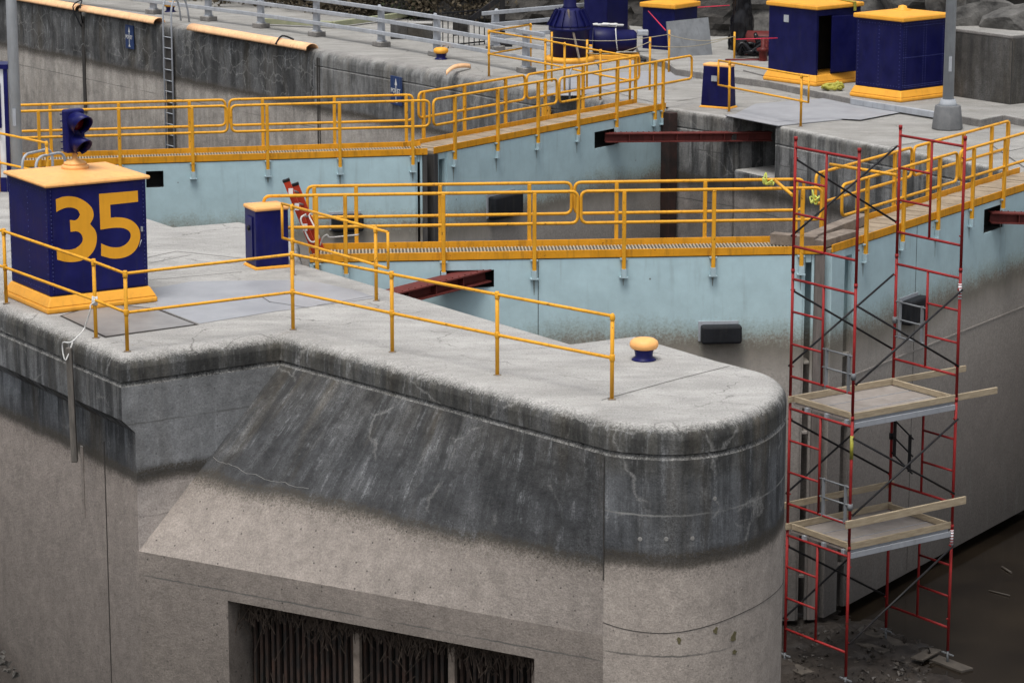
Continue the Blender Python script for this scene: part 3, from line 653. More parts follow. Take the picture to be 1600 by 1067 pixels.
# ============================================================ GATES
def leaf(name_label, p0, p1, hinge, secs_f, secs_b, posts_f, posts_b, holes=(), fenders=(), seams=(), zbot=-6.05, mitre='right', deckmat='grate', thick=.72, extra=None, bay=.42, pw=.14, pmat='endpost', vseams=(), group='lock gate leaves'):
    p0 = v2(p0); p1 = v2(p1); d = (p1-p0).normalized(); L = (p1-p0).length; nb = V3((-d.y, d.x, 0))
    g = thing('gate_leaf', name_label, 'lock gate', p0, d, group)
    def lx(px, y=0.0, z=.5):
        lo, hi = -3.0, L+4.0
        for _ in range(40):
            m = (lo+hi)/2
            if PX(p0+d*m+nb*y+V3((0, 0, z)))[0] < px: lo = m
            else: hi = m
        return lo
    def lz(px, py):
        p = VP(px, py, p0, p1); return (p-p0).dot(d), p.z
    # skin with openings
    xa, xb = (0, L-bay) if mitre == 'right' else (bay, L)
    hs_ = [(lz(a, b), lz(c, e)) for a, b, c, e in holes]
    hs_ = [(h0[0], h1[0], min(h0[1], h1[1]), max(h0[1], h1[1])) for h0, h1 in hs_]
    xs = sorted([xa, xb]+[v for h in hs_ for v in h[:2]]); zs = sorted([zbot, -.015]+[v for h in hs_ for v in h[2:]])
    s = MB(); t = .03
    for i in range(len(xs)-1):
        for j in range(len(zs)-1):
            mx, mz = (xs[i]+xs[i+1])/2, (zs[j]+zs[j+1])/2
            if any(h[0] < mx < h[1] and h[2] < mz < h[3] for h in hs_): continue
            s.add([(xs[i], 0, zs[j]), (xs[i+1], 0, zs[j]), (xs[i+1], 0, zs[j+1]), (xs[i], 0, zs[j+1])], [(0, 1, 2, 3)])
    for h in hs_:
        a, b, c, e = h; D = .35
        s.add([(a, 0, c), (b, 0, c), (b, 0, e), (a, 0, e), (a, t, c), (b, t, c), (b, t, e), (a, t, e)], [(0, 1, 5, 4), (1, 2, 6, 5), (2, 3, 7, 6), (3, 0, 4, 7)])
    s.add([(xa, 0, zbot), (xa, thick, zbot), (xa, thick, -.015), (xa, 0, -.015)], [(0, 1, 2, 3)])
    s.add([(xb, 0, zbot), (xb, thick, zbot), (xb, thick, -.015), (xb, 0, -.015)], [(0, 1, 2, 3)])
    s.add([(xa, 0, zbot), (xb, 0, zbot), (xb, thick, zbot), (xa, thick, zbot)], [(0, 1, 2, 3)])
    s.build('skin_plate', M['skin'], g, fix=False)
    for sx_ in vseams: q_ = lx(sx_, 0, -.4); sm2 = MB(); sm2.box(q_-.005, q_+.005, -.004, -.0005, zbot+.05, -.02); sm2.build('plate_joint', M['seam'], g)
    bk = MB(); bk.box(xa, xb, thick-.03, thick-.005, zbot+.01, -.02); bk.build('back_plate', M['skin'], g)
    for h in hs_:      # inner pocket
        a, b, c, e = h; D = .30; pk = MB()
        pk.add([(a, t+.002, c), (b, t+.002, c), (b, t+.002, e), (a, t+.002, e), (a, D, c), (b, D, c), (b, D, e), (a, D, e)], [(0, 1, 5, 4), (1, 2, 6, 5), (2, 3, 7, 6), (3, 0, 4, 7), (4, 5, 6, 7)])
        pk.build('arm_pocket', M['dark'], g, fix=False)
    sm_ = MB()
    for z in seams: sm_.box(xa+.01, xb-.01, -.012, -.0, z-.012, z+.012)
    if seams: sm_.build('weld_seam', M['skin'], g)
    # vertical seam lines
    # end bay by the mitre: open channel frame and dark post
    b0, b1 = (L-bay, L) if mitre == 'right' else (0, bay)
    sgn = 1 if mitre == 'right' else -1
    fr = MB()
    ys = .03
    inner = b0 if mitre == 'right' else b1
    outer = b1 if mitre == 'right' else b0
    o1 = outer-sgn*pw
    fr.box(min(inner, inner+sgn*.045)+.001, max(inner, inner+sgn*.045)-.001, ys, .10, zbot, -.02)
    fr.box(min(o1, o1-sgn*.04), max(o1, o1-sgn*.04), ys, .10, zbot, -.02)
    for z in (-.02, -1.75, -2.9, -4.1, -5.3):
        fr.box(min(inner, o1)+.05, max(inner, o1)-.05, ys, .40, z-.12 if z == -.02 else z-.035, z)
    fr.box(min(inner, o1), max(inner, o1), .40, .43, zbot, -.02)
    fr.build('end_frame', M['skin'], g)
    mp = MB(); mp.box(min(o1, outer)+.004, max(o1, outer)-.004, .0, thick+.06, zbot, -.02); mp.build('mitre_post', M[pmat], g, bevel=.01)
    # walkway
    w = MB(); w.box(.02, L-.02, .03, .78, -.012, .045); w.build('walkway', M['grate' if deckmat == 'grate' else 'oldwood2'], g)
    if deckmat == 'grate':
        tt = MB(); k = 0
        while .05+k*.055 < L-.05:
            x = .05+k*.055; tt.hexa([(x, .04, .046), (x+.022, .04, .046), (x+.045, .74, .046), (x+.022, .74, .046), (x, .04, .062), (x+.022, .04, .062), (x+.045, .74, .062), (x+.022, .74, .062)]); k += 1
        tt.build('grating_teeth', M['grate2'], g)
    else:
        tt = MB(); k = 0
        while .3+k*.2 < L-.1:
            tt.box(.3+k*.2, .3+k*.2+.187, .05, .74, .046, .06+.012*random.random()); k += 1
        tt.build('deck_boards', M['oldwood2'], g)
    f = MB(); f.box(0, L, -.012, .012, 0, .125)
    f.build('toe_plate', M['toe'], g, bevel=.004)
    f = MB(); f.box(0, L, .78, .80, .0, .15); f.build('toe_plate', M['toe'], g, bevel=.004)
    # railings
    HT, HM = 1.06, .56
    for side, secs, posts in (('f', secs_f, posts_f), ('b', secs_b, posts_b)):
        y = -.045 if side == 'f' else .83
        for i, (a, b) in enumerate(secs):
            xa_, xb_ = lx(a, y, 1.0), lx(b, y, 1.0)
            r = MB(); path = [(xa_, y, HM), (xa_, y, HT), (xb_, y, HT), (xb_, y, HM)]
            pts = fillet([V3(((xa_+xb_)/2, y, HM))]+[V3(p) for p in path]+[V3(((xa_+xb_)/2, y, HM))], .11)
            r.tube(pts, .026, 10, caps=False); ro = r.build('railing', M['yellow'], g, fix=False)
            for px in posts:
                if not (a-6 <= px <= b+6): continue
                if i > 0 and px <= secs[i-1][1]+1: continue
                x = lx(px, y, .3)
                p = MB(); p.bar((x, y, -.19 if side == 'f' else 0), (x, y, HT-.01), .062, .062, up=(0, 1, 0)); p.build('post', M['yellow'], ro, bevel=.012)
                if side == 'f':
                    c = MB(); c.bar((x, y, -.31), (x, y, -.18), .078, .078, up=(0, 1, 0)); c.box(x-.065, x+.065, -.085, -.003, -.325, -.308); c.box(x-.02, x+.02, -.02, -.003, -.31, -.014); c.box(x-.06, x+.06, -.06, -.003, -.035, -.012)
                    c.build('bracket', M['skin_bracket'], ro)
                    if a >= 0: q_ = random.uniform(.12, .34); w_ = random.uniform(.012, .028); st_ = MB(); st_.add([(x-w_, -.0025, -.326), (x+w_, -.0025, -.326), (x+.006, -.0025, -.33-q_), (x-.003, -.0025, -.33-q_)], [(0, 1, 2, 3)]); st_.build('rust_run', M['runs'], ro, fix=False)
    for (a, b, c, e) in fenders:
        (q0, z0), (q1, z1) = lz(a, b), lz(c, e)
        m = MB(); m.box(q0+.02, q1-.02, -.22, -.02, z1, z0-.02); m.build('rubber_fender', M['black'], g, bevel=.04)
        m = MB(); m.box(q0-.01, q1-.05, -.02, -.002, z1+.02, z0+.02); m.build('fender_plate', M['grey_metal'], g)
    if extra: extra(g, lx, lz, L)
    return g, p0, d, nb, L
M['grate2'] = simple('grating_steel', (.27, .23, .16), (.42, .37, .28), 5, .6)
M['oldwood2'] = simple('walkway_boards', (.19, .145, .095), (.36, .29, .21), 3, .8, .4, scale3=(1, 1, 1))
M['endpost'] = simple('mitre_post_rubber', (.02, .02, .022), (.075, .07, .065), 3, .7, .3, scale3=(3, 3, .4))
M['oldpost'] = simple('mitre_timber', (.09, .08, .072), (.20, .17, .155), 3, .8, .4, scale3=(6, 6, .5))
M['bluepost'] = simple('stained_end_plate', (.06, .062, .055), (.23, .31, .33), 2.4, .7, .3, scale3=(2, 2, .7), lo=.35, hi=.62)
M['skin_bracket'] = paint('bracket_blue', (.40, .52, .56), .5, .2, (.1, .08, .06), .6)
FL = leaf('pale blue front gate leaf with straight yellow railings, from the near pier to the scaffold', U(484, 410), U(1290, 396.5), 0,
          [(412, 903), (908, 1284)], [(480, 893), (898, 1256)], [495, 540, 693, 835, 975, 1115, 1253], [492, 557, 688, 827, 963, 1101, 1243],
          holes=[(688, 423, 772, 449)], fenders=[(1092, 504, 1158, 533)], seams=[], mitre='right', bay=.36, pw=.17, pmat='oldpost', vseams=(841,))
FRg = leaf('pale blue front gate leaf behind the red scaffold, its walkway decked in weathered boards', U(1300, 395), U(1655, 280), 0,
          [(1316, 1496), (1500, 1640)], [(1275, 1425), (1428, 1577)], [1354, 1412, 1467, 1520, 1569, 1612], [1284, 1340, 1397, 1450, 1504, 1548, 1573],
          holes=[(1538, 328, 1568, 355)], fenders=[(1406, 468, 1434, 497)], seams=[-2.15], mitre='left', deckmat='planks', bay=.80, pw=.46, pmat='skin', vseams=(1432,))
RL = leaf('pale blue rear gate leaf with yellow railings standing behind the cabinet numbered 35', U(15, 262), U(668, 242), 0,
          [(-60, 355), (361, 671)], [(-60, 352), (358, 645)], [0, 62, 187, 301, 418, 531, 645], [80, 187, 297, 411, 523, 635],
          holes=[(228, 268, 256, 293)], fenders=[(515, 333, 568, 359)], mitre='right', bay=.24, pw=.10)
RRg = leaf('pale blue rear gate leaf running up to the far bank above the long red strut', U(678, 240.5), U(1040, 170), 0,
          [(677, 870), (874, 1081)], [(654, 820), (823, 999)], [711, 778, 841, 904, 964, 1024, 1036], [662, 726, 790, 852, 911, 965, 993],
          holes=[(929, 207, 967, 225)], fenders=[(760, 306, 806, 333)], mitre='left', deckmat='planks')

# ---------- struts
def strut(label, a, b, h=.20, w=.30):
    g = thing('strut_beam', label, 'beam', a); m = MB(); up = V3((0, 0, 1)); s_ = MB()
    m.bar(a+up*h/2, b+up*h/2, w, .022); m.build('top_flange', M['beam'], g, world=True); m = MB(); m.bar(a-up*h/2, b-up*h/2, w, .022); m.build('bottom_flange', M['beam'], g, world=True)
    s_.bar(a, b, .03, h-.02); d = (b-a)
    n_ = max(3, int(d.length/.5)); x = d.cross(up).normalized()*w*.42
    s_.build('web', M['beam'], g, world=True)
    st = MB()
    for k in range(1, n_):
        p = a+d*k/n_; st.bar(p-x, p+x, .015, h-.024)
    st.build('stiffener', M['beam'], g, world=True)
    r = MB(); k = 0
    while k*.12 < d.length: p = a+d.normalized()*k*.12+up*(h/2+.013); r.lathe(p-x*.85, [(.012, 0), (.012, .012)], 6); k += 1
    r.build('rivets', M['beam'], g, world=True)
a = VP(945, 216, RRg[1], RRg[1]+RRg[2]); strut('long dark red steel strut reaching from the rear gate into the wall niche', a+V3((0, .1, 0)), V3(U(1205, 213, -.42)), .17, .22)
a = VP(752, 431, FL[1], FL[1]+FL[2]); q = V3(U(612, 466, -.42)); strut('red oxide steel strut slanting from the front gate under the near pier deck', a+V3((.05, .15, 0)), q+(q-a).normalized()*.8, .18, .36)
a = VP(1548, 341, FRg[1], FRg[1]+FRg[2]); strut('short visible end of a dark red strut at the right edge of the picture', a+V3((0, .1, 0)), V3(U(1720, 345, -.42)), .17, .22)

# ============================================================ RAILINGS ON LAND
def railing(label, tops, posts, ht=1.06, mid=.53, r=.021, name='handrail', group='yellow pipe railings', loops=(0, 0), z=0.0, mat='yellow', pr=.026):
    """tops: ground points under the rail; posts: ground points of the posts"""
    g = thing(name, label, 'railing', posts[0], group=group)
    for h_, nm in ((ht, 'top_rail'), (mid, 'mid_rail')):
        m = MB(); m.tube([v2(p, z+h_) for p in tops], r, 10)
        if loops[0] and nm == 'top_rail': m.tube([v2(tops[0], z+ht), v2(tops[0], z+mid)], r, 10)
        if loops[1] and nm == 'top_rail': m.tube([v2(tops[-1], z+ht), v2(tops[-1], z+mid)], r, 10)
        for p in tops[1:-1]: m.lathe(v2(p, z+h_-.04), [(r*1.4, 0), (r*1.5, .02), (r*1.5, .06), (r*1.3, .08)], 12)
        m.build(nm, M[mat], g, world=True, fix=False)
    for p in posts:
        m = MB(); m.tube([v2(p, z-.02), v2(p, z+ht)], pr, 12)
        m.lathe(v2(p, z+mid-.045), [(pr*1.1, 0), (pr*1.35, .015), (pr*1.35, .075), (pr*1.1, .09)], 12)
        m.lathe(v2(p, z+ht-.06), [(pr*1.05, 0), (pr*1.3, .015), (pr*1.3, .06), (pr*.6, .095)], 12)
        m.build('post', M[mat], g, world=True, fix=False)
        k_ = MB(); k_.lathe(v2(p, z+.001), [(.055, 0), (.045, .006), (.03, .010)], 12); k_.build('rusty_collar', M['collar'], g, world=True)
    return g
pr_ = [U(-110, 440), U(10, 474), U(150, 528), U(199, 549), U(458, 515), U(613, 550), U(777, 586), U(956, 624)]
railing('long yellow pipe railing along the outer near pier edge past the cabinet numbered 35', pr_, pr_)
q0, q1 = U(458, 430), U(588, 470); dd = (q1-q0).normalized()
railing('short yellow pipe railing beside the small navy cabinet on the near pier', [q0-dd*.3, q1+dd*.33], [q0, q1], loops=(1, 1))
q0, q1 = U(1139, 175), U(1251, 198); dd = (q1-q0).normalized()
railing('short yellow pipe railing beside the navy pedestal, above the wall niche', [q0-dd*.42, q1+dd*.25], [q0, q1], loops=(1, 1))
railing('yellow and grey clamped railing on the far bank beside the navy gear housing', [U(829, 108), U(764, 120), U(852, 136), U(938, 155), U(984, 164)], [U(829, 108), U(764, 120), U(852, 136), U(882, 142), U(938, 155), U(984, 164)])
railing('short yellow railing at the left edge of the picture beyond the cabinet roof', [U(-60, 285), U(0, 300), U(76, 318)], [U(-60, 285), U(0, 300), U(76, 318)])

# grey three-rail guard
def guard(label, pts, ext0, ext1, ht=1.0):
    g = thing('guard_rail', label, 'railing', pts[0], group='grey guard rails')
    for k, p in enumerate(pts):
        m = MB(); p = v2(p); d = ((pts[min(k+1, len(pts)-1)]-pts[max(k-1, 0)])).normalized(); s_ = V3((-d.y, d.x, 0))
        m.prism([p+d*.10+s_*.10, p-d*.10+s_*.10, p-d*.10-s_*.10, p+d*.10-s_*.10][::-1], .12, .16)
        w0, w1 = .12, .085
        m.hexa([v2(p-d*w0-s_*.05, .14), v2(p+d*w0-s_*.05, .14), v2(p+d*w0+s_*.05, .14), v2(p-d*w0+s_*.05, .14), v2(p-d*w1-s_*.05, ht), v2(p+d*w1-s_*.05, ht), v2(p+d*w1+s_*.05, ht), v2(p-d*w1+s_*.05, ht)])
        m.lathe(v2(p, ht-.02)-s_*.05, [(.055, 0), (.055, .05), (.03, .09)], 12)
        m.build('post', M['grey_metal'], g, world=True, bevel=.01)
        f = MB(); f.prism([p+d*.2+s_*.16, p-d*.2+s_*.16, p-d*.2-s_*.16, p+d*.2-s_*.16][::-1], 0, .13); f.build('footing', M['pave'], g, world=True, bevel=.02)
    for z in (ht-.02, ht*.68, ht*.36):
        m = MB(); m.bar(v2(pts[0]-(pts[1]-pts[0]).normalized()*ext0, z)-s_*.09, v2(pts[0], z)-s_*.09, .07, .10)
        allp = [pts[0]]+pts[1:]+[pts[-1]+(pts[-1]-pts[-2]).normalized()*ext1]
        for a_, b_ in zip(allp[:-1], allp[1:]): m.bar(v2(a_, z)-s_*.09, v2(b_, z)-s_*.09, .07, .10)
        m.build('rail', M['grey_metal'], g, world=True, bevel=.012)
gp = [U(240, 22), U(326, 33), U(408, 44), U(495, 57), U(596, 73), U(683, 88), U(822, 114)]
guard('long grey steel three-rail guard on concrete footings along the far bank', gp, 14, .9)
guard('short grey three-rail guard running behind the navy gear housing', [U(774, 80), U(918, 66)], .5, .3)

# ============================================================ CABINETS
def frustum(mb, q, z0, z1, o0, o1):
    """q: four corner points; offsets o0 at z0, o1 at z1 outward"""
    c = sum(q, V3())/4
    def off(p, o): 
        e1 = (q[1]-q[0]).normalized(); e2 = (q[3]-q[0]).normalized(); v = p-c
        return p+e1*(o if v.dot(e1) > 0 else -o)+e2*(o if v.dot(e2) > 0 else -o)
    mb.hexa([v2(off(p, o0), z0) for p in q]+[v2(off(p, o1), z1) for p in q])
def cabinet(label, fl, ff, fr_, z, hbase, hbody, hroof, flare, eave, name='equipment_cabinet', navy='navy', taper=.0, group='navy cabinets with yellow trim', rise=.07, bmat='cab_yellow', rmat='roof_yellow', body=True, parts=None):
    """fl, ff, fr_: left, front and right ground corners of the BODY"""
    fl, ff, fr_ = v2(fl), v2(ff), v2(fr_)
    e1 = (fl-ff); e2 = (fr_-ff)
    x = e2.normalized(); y = V3((-x.y, x.x, 0)); L2 = e2.length; L1 = abs(e1.dot(y))
    q = [V3((0, 0, 0)), V3((L2, 0, 0)), V3((L2, L1, 0)), V3((0, L1, 0))]
    g = thing(name, label, 'cabinet', v2(ff, z), x, group)
    m = MB(); frustum(m, q, 0, hbase*.38, flare, flare); m.build('base', M[bmat], g, bevel=.03)
    m = MB(); frustum(m, q, hbase*.385, hbase*.99, flare*.86, .012); m.build('base_flare', M[bmat], g, bevel=.015)
    zb, zt = hbase, hbase+hbody
    if body:
        m = MB(); c = sum(q, V3())/4
        m.hexa([v2(p, zb) for p in q]+[v2(c+(p-c)*(1-taper), zt) for p in q]); m.build('body', M[navy], g, bevel=.018)
    m = MB(); frustum(m, q, zt-.02, zt+hroof, eave-taper*.5*L2, eave-taper*.5*L2); 
    m.build('roof_lip', M[rmat], g, bevel=.025)
    m = MB(); frustum(m, q, zt+hroof+.002, zt+hroof+rise, eave-.03-taper*.5*L2, -min(L1, L2)*.38); m.build('roof', M[rmat], g, bevel=.01)
    return g, q, L1, L2, zb, zt
# cabinet 35
g35, q35, L1, L2, zb, zt = cabinet('large navy riveted cabinet lettered 35 with pale yellow roof, on the near pier', U(17, 463), U(80, 489), U(233, 471), 0, .23, 1.59, .035, .10, .055, rise=.07)
def rivets(g, L1, L2, zb, zt):
    r = MB()
    def line(f, n_):
        for k in range(n_):
            p, nn = f(k/(n_-1)); r.lathe(p, [(.010, 0), (.008, .006), (.003, .008)], 6, ax=nn)
    F = V3((0, -1, 0)); Lf = V3((-1, 0, 0))
    for z in (zb+.06, zb+.10, zt-.07, zt-.13, (zb+zt)/2-.05): line(lambda t, z=z: (V3((lerp(.05, L2-.05, t), 0, z)), F), 30)
    for x in (.05, .12, L2*.5-.04, L2*.5+.04, L2-.05, L2-.14): line(lambda t, x=x: (V3((x, 0, lerp(zb+.06, zt-.08, t))), F), 26)
    for z in (zb+.08, zt-.1): line(lambda t, z=z: (V3((0, lerp(.05, L1-.05, t), z)), Lf), 16)
    for y in (.06, L1*.5, L1-.06): line(lambda t, y=y: (V3((0, y, lerp(zb+.06, zt-.08, t))), Lf), 18)
    tag(r.build('rivets', M['rivet'], g, fix=False), kind='stuff')
rivets(g35, L1, L2, zb, zt)
m = MB(); m.box(L2*.04, L2*.955, -.012, -.001, zb+.03, zt-.04); m.build('door', M['navy'], g35, bevel=.004)
def digits():
    inv = ROOT[g35.name]; ff = inv@V3((0, -.012, 0)); fr_ = inv@V3((L2, -.012, 0))
    D3 = [(310, 255), (345, 242), (385, 238), (430, 245), (475, 268), (508, 300), (520, 335), (515, 365), (500, 392), (525, 420), (537, 455), (535, 500), (520, 540), (490, 575), (450, 595), (400, 603), (355, 600), (318, 590), (314, 520), (345, 532), (385, 535), (420, 527), (448, 505), (460, 480), (455, 455), (440, 438), (420, 432), (392, 435), (388, 370), (415, 372), (435, 360), (445, 340), (435, 318), (410, 303), (375, 300), (340, 310), (313, 325)]
    D5 = [(550, 225), (765, 207), (767, 268), (612, 285), (615, 358), (640, 355), (690, 358), (735, 375), (765, 405), (778, 440), (775, 490), (750, 540), (710, 570), (660, 583), (610, 582), (562, 568), (562, 500), (590, 512), (630, 522), (675, 518), (710, 495), (726, 465), (722, 438), (700, 420), (665, 412), (610, 415), (558, 423)]
    nrm = (ff-fr_).cross(V3((0, 0, 1))).normalized()
    if nrm.y > 0: nrm = -nrm
    for D in (D3, D5):
        # smooth curved runs a little
        pts = [VP(x/3.5575, 240+y/3.5575, ff, fr_) for x, y in D]
        out = []
        k = len(pts)
        for i in range(k):
            p0, p1, p2, p3 = pts[i-1], pts[i], pts[(i+1) % k], pts[(i+2) % k]
            ang = (p1-p0).angle(p2-p1) if (p1-p0).length > 0 else 0; ang2 = (p2-p1).angle(p3-p2)
            out.append(p1)
            if ang < .75 and ang2 < .75:
                for t in (.33, .66): out.append(.5*((2*p1)+(p2-p0)*t+(2*p0-5*p1+4*p2-p3)*t*t+(3*p1-p0-3*p2+p3)*t**3))
        m = MB(); m.extrude(out, nrm*.004); m.build('number', M['digit'], g35, world=True, tri=True)
digits()
m = MB(); m.box(L2*.93, L2*.945, -.04, -.012, (zb+zt)/2+.02, (zb+zt)/2+.09); m.tube([(L2*.93, -.03, (zb+zt)/2-.1), (L2*.905, -.03, (zb+zt)/2-.2)], .007, 6); m.build('latch', M['alu'], g35)
m = MB(); m.lathe((L2*.50, L1*.52, zt+.09), [(.20, 0), (.20, .05), (.17, .07)], 30); m.build('roof_cap', M['roof_yellow'], g35)
# signal on the roof
capw = ROOT[g35.name]@V3((L2*.50, L1*.52, zt+.16))
sg = thing('signal_light', 'navy two-lamp traffic signal with hoods on the roof of the cabinet numbered 35', 'traffic light', capw, V3((.64, -.77, 0)))
m = MB(); m.lathe((0, 0, 0), [(.17, 0), (.16, .03), (.07, .07), (.035, .09), (.035, .22)], 24); m.build('stand', M['roof_yellow'], sg)
m = MB(); m.box(-.09, .06, -.155, .155, .17, .80); m.build('housing', M['navy'], sg, bevel=.03)
m = MB()
for k in range(6): m.box(-.10, -.08, -.17, .17, .22+k*.1, .235+k*.1)
m.build('fins', M['navy'], sg)
for zc, rr in ((.63, .145), (.32, .118)):
    hd = MB(); nn_ = 22; o = 0
    ins = []
    for ring in range(2):
        for k in range(nn_+1):
            t = math.radians(-75)+math.radians(330)*k/nn_
            ln = (.20+.12*math.sin(t)) if ring else 0
            ins.append((.06+ln, math.cos(t)*rr, zc+math.sin(t)*rr-(.05 if ring else 0)))
    hd.add(ins, [(k, k+1, nn_+2+k, nn_+1+k) for k in range(nn_)], True)
    ho = hd.build('visor', M['navy'], sg, fix=False); so_ = ho.modifiers.new('thick', 'SOLIDIFY'); so_.thickness = .008
    m = MB(); m.lathe((.068, 0, zc), [(rr*.92, 0), (rr*.8, .015), (rr*.4, .03), (.01, .034)], 20, ax=V3((1, 0, 0))); m.build('lens', M['glass'] if zc > .5 else M['black'], sg)
# small navy cabinet
g, q, l1, l2, zb_, zt_ = cabinet('small plain navy cabinet with thin yellow rims beside the front gate hinge', U(380, 414), U(401, 422), U(452, 417.5), 0, .04, .88, .045, .03, .02, rise=.012, group='small navy cabinets')
m = MB(); m.box(-.02, -.003, l1*.25, l1*.75, .12, .8); m.build('side_door', M['navy'], g, bevel=.004)
m = MB(); m.lathe((-.02, l1*.5, .62), [(.045, 0), (.03, .03)], 12, ax=V3((-1, 0, 0))); m.build('lock', M['black'], g)
# pedestal by niche
g, q, l1, l2, zb_, zt_ = cabinet('slim tapered navy pedestal with yellow lid at the edge of the wall niche', U(1097, 167), U(1138, 171), U(1150, 168), 0, .04, .86, .05, .03, .0, navy='navy2', taper=.12, rise=.012, group='small navy cabinets', name='pedestal_cabinet')
m = MB(); m.box(-.012, -.002, l1*.42, l1*.62, .58, .70); m.build('badge', M['grey_metal'], g)
# big closed cabinet
gB, q, l1B, l2B, zb_, zt_ = cabinet('big closed navy cabinet with peaked yellow roof beside the grey light pole', U(1339, 150, .16), U(1407, 160, .16), U(1477, 151, .16), .16, .24, 1.50, .08, .09, .06, navy='navy2', rmat='cab_yellow')
m = MB(); m.lathe((l2B*.5, l1B*.5, zt_+.13), [(.20, 0), (.20, .03), (.10, .05), (.09, .10), (.02, .12)], 20); m.build('roof_vent', M['cab_yellow'], gB)
rivets(gB, l1B, l2B, zb_, zt_)
# open cabinet
gA, q, l1A, l2A, zbA, ztA = cabinet('big navy cabinet standing open with its door ajar and a strap over the roof', U(1209, 124, .16), U(1274, 135, .16), U(1342, 127, .16), .16, .24, 1.48, .08, .09, .06, navy='navy2', rmat='cab_yellow', body=False)
m = MB(); t = .03
m.box(0, t, 0, l1A, zbA, ztA); m.box(t, l2A, l1A-t, l1A, zbA, ztA); m.box(l2A-t, l2A, 0, l1A-t, zbA, ztA)
m.box(t, l2A-t, 0, t, ztA-.16, ztA); m.box(t, .06, 0, t, zbA, ztA-.16); m.box(.50, l2A-t, .0, t, zbA, ztA-.16); m.build('body', M['navy2'], gA)
m = MB(); m.box(t+.01, l2A-t-.01, .7, .72, zbA, ztA-.02); m.build('inner_panel', M['dark'], gA)
m = MB(); m.bar((.46, -.02, (zbA+ztA)/2-.07), (1.12, -.20, (zbA+ztA)/2-.07), .03, ztA-zbA-.22); m.build('door', M['navy2'], gA, bevel=.01)
m = MB(); m.box(-.015, -.002, l1A*.58, l1A*.68, ztA-.36, ztA-.2)
m.build('vent_grille', M['grey_metal'], gA)
m = MB(); q_ = [(l2A*.60, l1A+.09, ztA-.3), (l2A*.60, l1A+.09, ztA+.095), (l2A*.62, l1A*.5, ztA+.175), (l2A*.80, -.085, ztA+.10), (l2A*.80, -.09, ztA-.10)]
for a_, b_ in zip(q_[:-1], q_[1:]): m.bar(a_, b_, .08, .012)
tag(m.build('cargo_strap', M['strap'], gA), None)
# centre boxes (behind)
cabinet('tall narrow navy box right behind the gear housing', U(925, 70, .0), U(948, 75, .0), U(981, 69, .0), 0, .05, 1.9, .06, .04, .03, navy='navy2', group='navy boxes at the machinery')
gC, q, l1, l2, zb_, zt_ = cabinet('navy box with a plain orange lid behind the leaning grey slab', U(1014, 84, 0), U(1053, 90, 0), U(1089, 84, 0), 0, .06, 1.15, .10, .06, .06, navy='navy2', rmat='cab_yellow', group='navy boxes at the machinery')
# gear housing
gh = thing('gear_housing', 'round navy gear housing with ribbed cone top on a yellow base ring', 'machine', U(890, 100)); c = U(890, 96)
m = MB(); m.lathe(v2(c, 0), [(.62, 0), (.62, .10), (.56, .13)], 32); m.build('base_ring', M['cab_yellow'], gh, world=True)
m = MB(); m.lathe(v2(c, .13), [(.48, 0), (.48, .62), (.52, .64), (.52, .72)], 32); m.build('drum', M['navy2'], gh, world=True)
m = MB(); m.lathe(v2(c, .85), [(.52, 0), (.50, .06), (.30, .40), (.20, .46)], 32); m.build('cone', M['navy2'], gh, world=True)
m = MB()
for k in range(16):
    t = 2*math.pi*k/16; u = V3((math.cos(t), math.sin(t), 0)); m.bar(v2(c+u*.54, .88), v2(c+u*.33, 1.27), .02, .07, up=tuple(u))
m.build('ribs', M['navy2'], gh, world=True)
m = MB(); m.lathe(v2(c, 1.30), [(.20, 0), (.16, .05), (.16, .9), (.2, .92)], 24); m.build('shaft', M['navy2'], gh, world=True)
m = MB(); m.bar(v2(c+V3((-.05, -.32, 0)), 1.30), v2(c+V3((.22, -.66, 0)), .15), .045, .03); m.build('strap_band', M['oldwood'], gh, world=True)
mt = thing('electric_motor', 'navy horizontal motor beside the gear housing with a white rag on top', 'machine', U(960, 98)); c = v2(U(926, 92), .46); e = v2(U(1002, 92), .44)
m = MB(); ax_ = (e-c).normalized(); m.lathe(c, [(.30, 0), (.33, .05), (.33, .55), (.27, .60), (.27, 1.0), (.2, 1.08)], 24, ax=ax_); m.build('casing', M['navy2'], mt, world=True)
m = MB(); m.prism([c+V3((-.2, -.3, 0)), e+V3((.1, -.3, 0)), e+V3((.1, .3, 0)), c+V3((-.2, .3, 0))], 0, .12); m.build('mount', M['cab_yellow'], mt, world=True, bevel=.02)
m = MB(); p = V3(e)+V3((.05, 0, .25)); m.box(p.x-.16, p.x+.12, p.y-.12, p.y+.1, p.z-.12, p.z+.02); m.build('terminal_box', M['grey_metal'], mt, world=True, bevel=.03)
def rag(name, label, c, r, mat, n=60, flat=.4, thick=.02, cat='rope'):
    m = MB(); pts = []
    p = V3(c)
    ang = 0
    for k in range(n):
        ang += random.uniform(-.2, 1.3); rr = r*random.uniform(.35, 1)
        pts.append(V3((c[0]+math.cos(ang)*rr, c[1]+math.sin(ang)*rr*.7, c[2]+thick+abs(random.gauss(0, r*flat)))))
    m.tube(catmull(pts, 4), thick, 6, caps=True); return tag(m.build(name, M[mat], fix=False), label, cat)
m = MB(); pts = [V3(c)+ax_*random.uniform(.1, .75)+V3((random.uniform(-.1, .1), random.uniform(-.12, .12), .35+random.uniform(0, .05))) for k in range(30)]
m.tube(catmull(pts, 4), .022, 6); m.tube([V3(c)+ax_*.55+V3((.0, -.3, .33)), V3(c)+ax_*.57+V3((0, -.36, 0)), V3(c)+ax_*.6+V3((0, -.36, -.2))], .014, 6)
